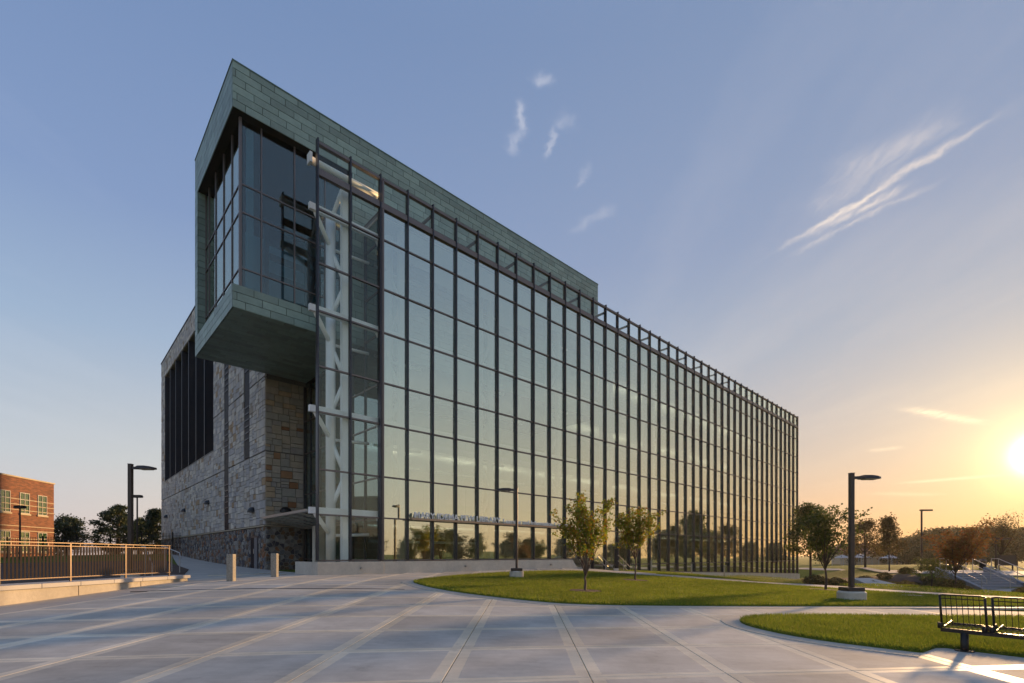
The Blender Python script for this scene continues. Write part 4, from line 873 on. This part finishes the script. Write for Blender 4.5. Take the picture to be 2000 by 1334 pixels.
# ------------------------------------------------------------------ bench
bx, by = at(1884, 1274); bz = tz(bx, by); bd = Vector((.55, -.835, 0)).normalized(); bn = Vector((.835, .55, 0)); 
bench = thing('wire_bench', 'black wire mesh bench with separate seats on the plaza edge', 'bench', (bx, by, bz))
def bp_(s, n, z): p = bd * s + bn * n; return Vector((p.x, p.y, z))
MB().tube(bp_(0, 0, -.1), bp_(0, 0, .30), .05, None, 14).build('pedestal', m_black, bench, True); MB().tube(bp_(0, 0, .0), bp_(0, 0, .035), .12, None, 18).build('base_plate', m_black, bench)
MB().tube(bp_(1.6, 0, -.1), bp_(1.6, 0, .30), .05, None, 14).build('pedestal', m_black, bench, True)
MB().bar(bp_(-.28, 0, .315), bp_(2.4, 0, .315), .06, .06).build('beam', m_black, bench)
for k in range(4):
    s0 = -.26 + k * .60; s1 = s0 + .52; bk = MB(); lean = -.10; zb, zt_ = .40, .86
    def bq(s, t): return bp_(s, lean * t - .04, zb + (zt_ - zb) * t)
    bk.path([bq(s0, -.05), bq(s0, 1), ], .016, 8).path([bq(s1, -.05), bq(s1, 1)], .016, 8).path([bq(s0, 1), bq(s0 + .04, 1.02), bq(s1 - .04, 1.02), bq(s1, 1)], .012, 8)
    seat = bk.build('backrest', m_black, bench, True)
    for j in range(1, 8): MB().tube(bq(s0 + .52 * j / 8, 0), bq(s0 + .52 * j / 8, 1.01), .005, None, 6).build('wire', m_black, seat)
    for t in (.04, .90): MB().tube(bq(s0, t), bq(s1, t), .008, None, 6).build('wire', m_black, seat)
    sp_ = MB()
    sp_.path([bp_(s0, -.05, .40), bp_(s0, .06, .36), bp_(s0, .40, .42), bp_(s0, .47, .38)], .015, 8).path([bp_(s1, -.05, .40), bp_(s1, .06, .36), bp_(s1, .40, .42), bp_(s1, .47, .38)], .015, 8)
    sp_.path([bp_(s0, .47, .38), bp_(s1, .47, .38)], .012, 8); so = sp_.build('seat', m_black, bench, True)
    for j in range(1, 9): MB().path([bp_(s0 + .52 * j / 9, -.05, .40), bp_(s0 + .52 * j / 9, .06, .35), bp_(s0 + .52 * j / 9, .47, .38)], .005, 5).build('wire', m_black, so)
    for n_ in (.15, .3): MB().tube(bp_(s0, n_, .38), bp_(s1, n_, .38), .006, None, 6).build('wire', m_black, so)
    for s in (s0, s1): MB().tube(bp_(s - .02, -.05, .34), bp_(s - .02, -.05, .43), .032, None, 12).build('bracket', m_black, bench, True)

# ------------------------------------------------------------------ brick building at the left
BA = Vector((-49.9, 48, 0)); BDv = Vector((-1.25, 7, 0)).normalized(); brk = thing('brick_building', 'two storey red brick building with pale trim bands at the left edge', 'building', tuple(BA), math.atan2(BDv.y, BDv.x))
bl1 = 7.25; bzt = 9.45
MB().box(-26, bl1, .0, 18, -.5, bzt).build('wall', m_brick, brk); MB().box(-26.1, bl1 + .08, -.08, 18, bzt + .005, bzt + .14).build('coping', m_lime, brk)
def on_brick(px_, py_):
    d = ray(px_, py_); nrm = Vector((BDv.y, -BDv.x, 0)); t = BA.dot(nrm) / d.dot(nrm); p = d * t - BA; return p.dot(BDv), p.z + CAM_H
for z in (4.05, 4.5, 6.15, 7.25, 6.7, 2.3, 3.2): MB().box(-26, bl1 + .03, -.035, -.002, z, z + .07).build('trim_band', m_lime, brk)
for col, (xa, xb) in enumerate(((-62, -35), (-1, 19.5), (38, 57), (73, 91))):
    s0, s1 = on_brick(xa, 985)[0], on_brick(xb, 985)[0]
    for z0, z1 in ((5.85, 8.0), (1.9, 4.0)):
        w = MB().box(s0, s1, -.06, .02, z0, z0 + .07).box(s0, s1, -.06, .02, z1 - .07, z1).box(s0, s0 + .07, -.06, .02, z0 + .07, z1 - .07).box(s1 - .07, s1, -.06, .02, z0 + .07, z1 - .07).build('window', m_cap, brk)
        MB().box((s0 + s1) / 2 - .03, (s0 + s1) / 2 + .03, -.055, .0, z0 + .07, z1 - .07).build('bar', m_cap, w); MB().box(s0 + .07, s1 - .07, -.05, .0, z0 + 1.4, z0 + 1.46).build('bar', m_cap, w)
        MB().box(s0 + .07, s1 - .07, -.02, -.01, z0 + .07, z1 - .07).build('pane', m_winglass, w); MB().box(s0 + .07, s1 - .07, -.006, -.003, z0 + .07, z1 - .07).build('blind', m_wint, w)
        MB().box(s0 - .1, s1 + .1, -.12, -.001, z0 - .16, z0 - .001).build('sill', m_lime, w)

# ------------------------------------------------------------------ trees
def leaves_mesh(name, pts, size, rg, flat=.0):
    n = len(pts); a = rg.normal(size=(n, 3)); a /= np.linalg.norm(a, axis=1)[:, None]; b = rg.normal(size=(n, 3)); b -= (a * b).sum(1)[:, None] * a; b /= np.linalg.norm(b, axis=1)[:, None]
    s = size * rg.uniform(.6, 1.4, n)[:, None]; a = a * s; b = b * s * .55
    V = np.stack([pts - a, pts + b - a * .1, pts + a, pts - b - a * .1], 1).reshape(-1, 3); return np_mesh(name, V, np.arange(4 * n).reshape(-1, 4))
def grow(seed, h, spread, trunk_h, limbs, style, nleaf, lsize, trunk_r, spread_leaf=.18):
    rg = random.Random(seed); nr = np.random.default_rng(seed); mb = MB(); tips = []
    top = trunk_h * 1.15 if style == 'vase' else h * .93
    k = 7; pts = []; rad = []
    for i in range(k):
        t = i / (k - 1); pts.append((rg.gauss(0, .012) * h * t, rg.gauss(0, .012) * h * t, top * t - (.15 if i == 0 else 0))); rad.append(trunk_r * (1.25 if i == 0 else 1) * (1 - (.35 if style == 'vase' else .85) * t))
    mb.path(pts, rad, 8); lead = [Vector(p) for p in pts]
    def lerp_lead(z):
        for i in range(k - 1):
            if lead[i + 1].z >= z: t = (z - lead[i].z) / max(1e-6, lead[i + 1].z - lead[i].z); return lead[i].lerp(lead[i + 1], t)
        return lead[-1]
    for i in range(limbs):
        az = i * 2.4 + rg.uniform(-.4, .4); f = (i + .5) / limbs
        if style == 'vase':
            z0 = trunk_h * rg.uniform(.85, 1.12); tilt = rg.uniform(.12, .62) if i else .05; ln = (h - z0) * rg.uniform(.78, 1.02) / max(.75, math.cos(tilt)); curve = .22
            hor = min(1, spread / max(.1, ln * math.sin(tilt) + .01)); 
        elif style == 'round':
            z0 = trunk_h + (h * .9 - trunk_h) * f * .85; tilt = 1.25 - .95 * f; ln = spread * (math.sin(math.pi * (.22 + .70 * f)) ** .7) * rg.uniform(.8, 1.15); curve = .35; hor = 1
        elif style == 'pyramid':
            z0 = trunk_h + (h * .92 - trunk_h) * f; tilt = 1.15 - .5 * f; ln = spread * (1.05 - f) * rg.uniform(.75, 1.15) + .15 * spread; curve = .25; hor = 1
        else:   # conifer
            z0 = trunk_h + (h * .95 - trunk_h) * f; tilt = 1.5 - .35 * f; ln = spread * (1.02 - f) ** .8 * rg.uniform(.7, 1.2) + .1; curve = .08; hor = 1
        d = Vector((math.cos(az) * math.sin(tilt) * hor, math.sin(az) * math.sin(tilt) * hor, math.cos(tilt))).normalized(); p = lerp_lead(z0); r0 = trunk_r * (.5 if style == 'vase' else .34) * (1 - .6 * f * (style != 'vase')); P_ = [p]; n = 6
        for j in range(n):
            d = (d + Vector((rg.gauss(0, .09), rg.gauss(0, .09), curve * .3 + rg.gauss(0, .05)))).normalized(); p = p + d * (ln / n); P_.append(p)
        mb.path(P_, [r0 * (1 - .85 * j / n) for j in range(n + 1)], 5)
        nb = 7 if style in ('vase', 'round') else 5
        for q in range(nb):
            t = rg.uniform(.25, 1) * n; j = min(n - 1, int(t)); s0 = P_[j].lerp(P_[j + 1], t - j); dd = (P_[j + 1] - P_[j]).normalized()
            side = Vector((rg.gauss(0, 1), rg.gauss(0, 1), rg.gauss(.25, .6) if style != 'conifer' else rg.gauss(-.1, .2))).normalized(); d2 = (dd * .8 + side * .8).normalized(); l2 = ln * rg.uniform(.18, .38) * (1.15 - t / n * .5); Q = [s0]
            for _ in range(3): d2 = (d2 + Vector((rg.gauss(0, .15), rg.gauss(0, .15), rg.gauss(.08, .12)))).normalized(); Q.append(Q[-1] + d2 * l2 / 3)
            mb.path(Q, [r0 * .32, r0 * .22, r0 * .14, r0 * .06], 4)
            tips += [(Q[1], .6), (Q[2], 1), (Q[3], 1.2)]
        tips += [(P_[j], .5) for j in range(2, n + 1)]
    T = np.array([t[0][:] for t in tips]); Wt = np.array([t[1] for t in tips]); Wt /= Wt.sum(); idx = nr.choice(len(T), nleaf, p=Wt)
    pts = T[idx] + nr.normal(0, spread_leaf, (nleaf, 3)) * np.array([1, 1, .75]); pts = pts[pts[:, 2] > trunk_h * .55]
    top_z = np.percentile(pts[:, 2], 99.6); rr = np.percentile(np.hypot(pts[:, 0], pts[:, 1]), 93); kz = h / top_z; kr = spread / rr
    tv = np.array(mb.v) * [1, 1, kz]; k2 = np.clip((tv[:, 2] - trunk_h * .3) / max(.1, trunk_h * .7), 0, 1); tv[:, :2] *= (1 + (kr - 1) * k2)[:, None]; mb.v = [tuple(q) for q in tv]
    pts = pts * [kr, kr, kz]
    return mb.mesh('trunk', True), leaves_mesh('crown', pts, lsize, nr)
def tree(name, label, X, Y, seed, h, spread, trunk_h, limbs, style, nleaf, lsize, tr, leaf, bark=m_bark, group=None, sl=.18, z=None, meshes=None, rz=0, cat='tree'):
    z = tz(X, Y) if z is None else z; t = thing(name, label, cat, (X, Y, z), rz, group)
    a, b = meshes or grow(seed, h, spread, trunk_h, limbs, style, nleaf, lsize, tr, sl); put('trunk', a, bark, t); put('crown', b, leaf, t); return t, (a, b)
def mulch(X, Y, r):
    rg = random.Random(int(X * 77)); poly = [(X + math.cos(k / 20 * 6.283) * r * rg.uniform(.85, 1.12), Y + math.sin(k / 20 * 6.283) * r * rg.uniform(.85, 1.12)) for k in range(20)]
    o = poly_sheet('mulch_bed', poly, .085, m_mulch, .25); tag(o, 'ring of dark bark mulch at %s' % mulch.w, 'mulch', 'mulch rings'); return o
def hgt(px_, Y, top): return CAM_H + (HY - top) / F * Y - tz(px_at(px_, Y), Y)
X, Y = at(1143, 1158); mulch.w = 'the foot of the larger lawn sapling'; tree('young_maple', 'vase shaped young maple with bright leaves nearest the camera on the lawn', X, Y, 21, hgt(1143, Y, 966), 1.0, .75, 11, 'vase', 5000, .046, .05, m_leaf, sl=.10); mulch(X, Y, .55)
X, Y = at(1241, 1136); mulch.w = 'the foot of the sapling by the entrance steps'; tree('young_maple', 'smaller young maple on the lawn in front of the entrance steps', X, Y, 31, hgt(1241, Y, 993), 1.08, 1.25, 10, 'vase', 4200, .052, .045, m_leaf, sl=.12); mulch(X, Y, .6)
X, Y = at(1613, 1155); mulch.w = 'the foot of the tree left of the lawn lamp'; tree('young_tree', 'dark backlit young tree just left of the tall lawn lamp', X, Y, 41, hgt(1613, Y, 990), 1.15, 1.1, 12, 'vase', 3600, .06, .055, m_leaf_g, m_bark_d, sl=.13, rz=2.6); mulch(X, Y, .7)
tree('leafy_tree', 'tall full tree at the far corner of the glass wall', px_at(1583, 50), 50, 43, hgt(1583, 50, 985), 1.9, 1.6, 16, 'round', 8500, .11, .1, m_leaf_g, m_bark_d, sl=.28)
tree('larch_tree', 'brown feathery tree behind the lawn lamp', px_at(1690, 58), 58, 45, hgt(1690, 58, 1014), 1.9, .9, 20, 'round', 4200, .10, .10, m_leaf_b, m_bark_d, sl=.25)
tree('pyramidal_tree', 'narrow pointed tree right of the lawn lamp', px_at(1737, 50), 50, 47, hgt(1737, 50, 1009), 1.35, 1.2, 24, 'pyramid', 4200, .09, .07, m_leaf_b, m_bark_d, sl=.18)
tree('autumn_tree', 'orange tinted vase shaped tree left of the concrete steps', px_at(1866, 30), 30, 49, hgt(1866, 30, 1022), 1.5, 1.2, 14, 'vase', 5200, .058, .055, m_leaf_o, m_bark_d, sl=.15)
tree('wind_swept_tree', 'thin bare topped tree leaning right above the concrete steps', px_at(1955, 60), 60, 51, hgt(1955, 60, 1005), 2.5, 1.6, 14, 'vase', 3000, .08, .12, m_leaf_b, m_bark_d, sl=.3)
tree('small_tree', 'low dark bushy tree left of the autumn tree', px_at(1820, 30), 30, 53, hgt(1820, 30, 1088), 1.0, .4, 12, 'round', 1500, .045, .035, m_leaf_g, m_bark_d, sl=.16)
# left trees
tree('round_tree', 'round dark green tree beside the brick building', px_at(128, 66), 66, 61, hgt(128, 66, 1008), 2.2, .6, 18, 'round', 8000, .13, .16, m_pine, m_bark_d, sl=.3)
tree('broad_pine', 'broad layered pine left of the tall lamp', px_at(230, 62), 62, 63, hgt(230, 62, 988), 3.0, .5, 40, 'conifer', 11000, .12, .2, m_pine, m_bark_d, sl=.18)
tree('tall_pine', 'dark pine between the lamp and the stone wing', px_at(305, 66), 66, 65, hgt(305, 66, 995), 2.1, .5, 38, 'conifer', 10000, .12, .2, m_pine, m_bark_d, sl=.18)
tree('low_pine', 'low pine behind the thin distant lamp', px_at(272, 70), 70, 67, hgt(272, 70, 1012), 2.0, .5, 28, 'conifer', 6000, .12, .18, m_pine, m_bark_d, sl=.18)
# far woods
protos = []
for k in range(4): protos.append(grow(80 + k, 12, 4.8, 1.2, 18, 'round', 5200, .30, .3, .8))
rw_ = random.Random(9)
def wood_tree(X, Y, sc, label, group):
    a, b = protos[rw_.randrange(4)]; t = thing('wood_tree', label, 'tree', (X, Y, tz(X, Y) - .3), rw_.uniform(0, 6), group); put('trunk', a, m_bark_d, t); put('crown', b, m_leaf_d, t); t.scale = (sc * rw_.uniform(.9, 1.25), sc * rw_.uniform(.9, 1.25), sc)
WL, WG = 'tree of the dark wooded ridge on the right horizon', 'trees of the far wood'
for px_, Y, top in [(1665, 150, 1062), (1700, 160, 1066), (1735, 150, 1060), (1762, 140, 1052), (1778, 150, 1048), (1800, 140, 1043), (1815, 155, 1040), (1832, 130, 1032), (1850, 150, 1034), (1868, 135, 1031), (1888, 150, 1033), (1905, 130, 1034), (1925, 150, 1032), (1945, 132, 1030), (1965, 150, 1035), (1985, 130, 1036), (2005, 140, 1030), (2030, 130, 1028), (1610, 150, 1066), (1640, 165, 1064), (1770, 110, 1066), (1800, 105, 1070), (1835, 110, 1068), (1875, 105, 1066), (1915, 108, 1064)]:
    wood_tree(px_at(px_, Y), Y, (CAM_H + (HY - top) / F * Y + 1.7) / 12, WL, WG)
for k in range(46):
    az = R(50 + k * 2.35 + rw_.uniform(-.8, .8)); d = rw_.uniform(120, 165); wood_tree(d * math.sin(az), d * math.cos(az), rw_.uniform(.5, .8), 'distant tree mirrored along the foot of the glass wall', 'trees across the field mirrored in the glass')
for k in range(14): X = -150 + k * 11 + rw_.uniform(-2, 2); Y = 118 + rw_.uniform(-6, 6); wood_tree(X, Y, rw_.uniform(.3, .42), 'distant tree seen through the dark picket fence', 'trees beyond the left fence')
# trees across the walk that show mirrored in the glass
_, ms = tree('young_tree', 'young tree across the walk mirrored in the lower glass', 38, -14, 71, 5.2, 1.9, 1.3, 11, 'vase', 4200, .085, .07, m_leaf_g, m_bark_d, group='young trees mirrored in the lower glass', sl=.24)
_, ms2 = tree('young_tree', 'young tree across the walk mirrored in the lower glass', 44, -4, 72, 5.6, 1.8, 1.2, 18, 'round', 5200, .10, .08, m_leaf_g, m_bark_d, group='young trees mirrored in the lower glass', sl=.26)
for X, Y, q in ((33, -19, 1), (41, -21, 0), (47, -11, 1), (40, 3, 0), (50, 2, 1), (46, 12, 0), (58, 20, 1), (30, -26, 1), (36, -30, 0), (62, 32, 0), (58, -6, 0)):
    t, _ = tree('young_tree', 'young tree across the walk mirrored in the lower glass', X, Y, 0, 0, 0, 0, 0, '', 0, 0, 0, m_leaf_g, m_bark_d, 'young trees mirrored in the lower glass', meshes=(ms, ms2)[q], rz=X * 1.7); s = rw_.uniform(.8, 1.15); t.scale = (s, s, s)
# shrubs of the swale
sm = []
for k in range(3):
    nr = np.random.default_rng(90 + k); n = 1400; p = nr.normal(size=(n, 3)); p /= np.linalg.norm(p, axis=1)[:, None]; p *= nr.uniform(.45, 1, n)[:, None] ** .5; lump = 1 + .25 * np.sin(p[:, 0] * 5 + k) * np.cos(p[:, 1] * 4); p = p * lump[:, None] * [.75, .75, .5] + [0, 0, .42]; p = p[p[:, 2] > 0]; sm.append(leaves_mesh('shrub', p, .07, nr))
def shrub(px_, py_, sc, label='low shrub of the planted swale beyond the lawn', group='shrubs in the swale', Y=None):
    X, Y = at(px_, py_) if Y is None else (px_at(px_, Y), Y); o = put('shrub', sm[rw_.randrange(3)], m_shrub, None, (X, Y, tz(X, Y) - .05)); o.rotation_euler = (0, 0, rw_.uniform(0, 6)); s = sc * rw_.uniform(.8, 1.2); o.scale = (s * 1.3, s * 1.3, s); tag(o, label, 'shrub', group)
for k in range(46):
    Y = rw_.uniform(31, 42); px_ = rw_.uniform(1590, 1870); shrub(px_, 0, rw_.uniform(.3, .7), Y=Y)
for px_, Y in ((2000, 30.5), (2012, 31), (2024, 32), (1996, 29.6)): shrub(px_, 0, .5, 'dark juniper shrub right of the concrete steps', 'junipers by the steps', Y)
for px_, Y in ((1850, 29.5), (1870, 29), (1885, 29.5)): shrub(px_, 0, .35, 'ornamental shrub at the foot of the autumn tree', 'shrubs under the autumn tree', Y)
mb = struct(poly_sheet('mulch_bed', [(24.5, 33.2), (26.5, 32.4), (29.8, 33), (30.2, 36.5), (32, 41), (31, 46), (30, 48), (27, 42)], .0, m_mulch, 1.5))

# ------------------------------------------------------------------ steps and small things at the right
sx0, sx1, sy0, sz0 = 30.5, 33.7, 31.9, -.74
stp = thing('concrete_steps', 'wide concrete steps with steel handrails climbing to the far path', 'steps', (sx0, sy0, sz0))
for k in range(7): MB().box(0, sx1 - sx0, k * .36, 3.3, k * .155 - .3 * (k == 0), (k + 1) * .155 - .004).build('step', m_stair, stp)
for x in (-.28, sx1 - sx0 + .005): MB().hexa([(x, -.15, -.4), (x + .27, -.15, -.4), (x + .27, 3.4, -.4), (x, 3.4, -.4), (x, -.15, .16), (x + .27, -.15, .16), (x + .27, 3.4, 1.45), (x, 3.4, 1.45)]).build('cheek_wall', m_stair, stp)
for x in (-.15, 1.7, 3.5):
    h = MB(); h.path([(x, -.35, .75), (x, -.1, .95), (x, 2.6, 2.05), (x, 3.1, 2.05), (x, 3.1, 1.2)], .03).path([(x, -.35, .75), (x, -.35, .45), (x, -.1, .55), (x, 2.6, 1.65)], .025)
    for y, z in ((0, .95), (1.3, 1.5), (2.6, 2.05)): h.tube((x, y, z - 1.0), (x, y, z), .025, None, 6)
    h.build('handrail', m_steel, stp)
struct(ribbon('step_walk', [(30.3, 31.8), (27.8, 28.6), (26.3, 26.2)], [(33.9, 31.8), (32.1, 28.6), (30.0, 26.2)], .02, m_walk))
X, Y = 23.3, 31.2; wz = tz(X, Y)
tag(MB().hexa([(X - 1.0, Y - .5, wz - .3), (X + 1.05, Y - .5, wz - .3), (X + .5, Y + 1.3, wz - .3), (X - .9, Y + 1.3, wz - .3), (X - 1.0, Y - .5, wz + .03), (X + 1.05, Y - .5, wz + .02), (X + .3, Y + 1.3, wz + .42), (X - .9, Y + 1.3, wz + .42)]).build('concrete_headwall', m_cap), 'pale sloping concrete slab at the far lawn edge', 'slab')
X, Y = at(1782, 1167); tag(MB().tube((X, Y, tz(X, Y)), (X, Y, tz(X, Y) + .09), .42, .36, 20).build('drain_grate', m_black), 'dark round drain cover in the lawn', 'drain cover')
sgn = thing('dark_sign_panel', 'dark rectangular panel board behind the concrete steps', 'panel', (px_at(1966, 43), 43, tz(px_at(1966, 43), 43))); MB().box(-.78, .82, -.04, .04, .45, 1.35).build('board', m_brown, sgn)
for x in (-.6, .6): MB().box(x - .04, x + .04, .045, .12, -.2, 1.3).build('leg', m_brown, sgn)
tb = thing('litter_bin', 'small black litter bin left of the dark panel', 'bin', (px_at(1919, 45), 45, tz(px_at(1919, 45), 45))); MB().tube((0, 0, 0), (0, 0, .75), .25, .27, 14).build('body', m_black, tb); MB().tube((0, 0, .8), (0, 0, .95), .33, .1, 14).build('lid', m_black, tb)
# entrance steps handrails and ash bin by the glass
eh = thing('entrance_handrail', 'pair of pale steel handrails at the entrance steps', 'handrail', tuple(lw(12.6 * BAY, -.9, .55)), LANG); mb = MB()
for a0 in (0, 2.2): mb.path([(a0 - .1, 0, .75), (a0, 0, 1.0), (a0 + .25, 0, 1.0), (a0 + 1.75, 0, .1)], .028).path([(a0 + .2, 0, .6), (a0 + 1.4, 0, -.1)], .025).tube((a0 + .9, 0, -.2), (a0 + .9, 0, .62), .025)
mb.build('rail', m_steel, eh)
pl_ = thing('entrance_post', 'black upright call post beside the entrance handrails', 'post', tuple(lw(13.9 * BAY, -1.0, .45))); MB().box(-.11, .11, -.11, .11, .16, 1.55).build('post', m_black, pl_); MB().box(-.16, .16, -.16, .16, -.2, .155).build('base', m_conc, pl_)
for k in range(3):
    n = 17.3 + k * 4.4; o = MB().box(-.05, .05, -.05, .05, 0, .95).build('marker_post', m_lime); o.location = lw(n * BAY, -.75, tz(*lw(n * BAY, -.75)[:2])); tag(o, 'short pale post at the foot of the glass wall', 'post', 'pale posts by the glass')
# far tents, barn and people
def tent(px_, Y, s, label):
    s *= .62
    X = px_at(px_, Y); t = thing('event_tent', label, 'tent', (X, Y, tz(X, Y)), .3, 'white tents on the far field'); r = MB(); c = (0, 0, 2.1 * s + 1.3)
    q = [(-2 * s, -2 * s, 2.1), (2 * s, -2 * s, 2.1), (2 * s, 2 * s, 2.1), (-2 * s, 2 * s, 2.1)]; i = 0; r.v += q + [c]; r.f += [(0, 1, 4), (1, 2, 4), (2, 3, 4), (3, 0, 4), (3, 2, 1, 0)]; r.build('roof', m_tent, t)
    for x, y, _ in q: MB().box(x * .97 - .05, x * .97 + .05, y * .97 - .05, y * .97 + .05, 0, 2.09).build('leg', m_tent, t)
tent(1645, 118, 1.2, 'white tent on the field left of the lawn lamp'); tent(1680, 112, 1.3, 'white tent behind the brown feathery tree'); tent(1738, 120, 1.3, 'white tent behind the narrow pointed tree')
bn_ = thing('barn', 'low far building with dull red roof beyond the field', 'building', (px_at(1715, 150), 150, tz(px_at(1715, 150), 150)))
MB().box(-9, 9, 0, 8, 0, 3.2).build('wall', m_lime, bn_); mb = MB(); mb.hexa([(-9.5, -.5, 3.21), (9.5, -.5, 3.21), (9.5, 8.5, 3.21), (-9.5, 8.5, 3.21), (-9, 3.9, 6.5), (9, 3.9, 6.5), (9, 4.1, 6.5), (-9, 4.1, 6.5)]); mb.build('roof', M('dull_red_roof', (.16, .07, .06), .8), bn_)
def person(px_, Y, top, bottom, label):
    X = px_at(px_, Y); z = tz(X, Y); t = thing('person', label, 'person', (X, Y, z), .4); b = MB(); H = 1.72
    for s in (-1, 1): b.path([(s * .10, 0, .02), (s * .10, .0, .48), (s * .09, 0, .9)], [.05, .065, .09], 8); b.path([(s * .2, 0, 1.42), (s * .27, .02, 1.12), (s * .24, .1, .86)], [.055, .045, .035], 6); b.box(s * .10 - .045, s * .10 + .045, -.12, .1, 0, .06)
    b.path([(0, 0, .86), (0, 0, 1.1), (0, 0, 1.36), (0, 0, 1.47)], [.16, .15, .19, .09], 10).path([(0, 0, 1.46), (0, 0, 1.54)], [.055, .055], 8)
    b.path([(0, 0, 1.50), (0, -.01, 1.56), (0, -.01, 1.64), (0, 0, 1.71), (0, 0, 1.74)], [.05, .085, .10, .075, .02], 10); b.build('body', top, t, True)
    put('trousers', MB().path([(.10, 0, .1), (.10, 0, .5), (.06, 0, .94)], [.065, .085, .12], 8).path([(-.10, 0, .1), (-.10, 0, .5), (-.06, 0, .94)], [.065, .085, .12], 8).mesh('trousers', True), bottom, t)
m_shirt = M('blue_shirt', (.05, .06, .15), .8); m_shirt2 = M('red_shirt', (.25, .06, .05), .8); m_jean = M('dark_trousers', (.03, .03, .04), .8)
person(1752, 118, m_shirt, m_jean, 'distant standing person in dark blue on the far field'); person(1773, 122, m_shirt2, m_jean, 'distant standing person in red on the far field')
print('slabs', nslab, 'panes', npane, 'stones', nst, 'field', nf, 'copper', np_)

# ------------------------------------------------------------------ evening haze
def build_haze():
    mt = bpy.data.materials.new('evening_haze'); mt.use_nodes = True; nt = mt.node_tree; nt.nodes.clear()
    v = nt.nodes.new('ShaderNodeVolumePrincipled'); v.inputs['Color'].default_value = (.9, .86, .8, 1); v.inputs['Density'].default_value = .0002; v.inputs['Anisotropy'].default_value = .45
    o = nt.nodes.new('ShaderNodeOutputMaterial'); nt.links.new(v.outputs[0], o.inputs['Volume'])
    h = MB().box(-1000, 1000, -1000, 2700, -6, 24.6).build('haze', mt); stuff(h, 'thin warm evening haze over the whole campus', 'haze')
build_haze()
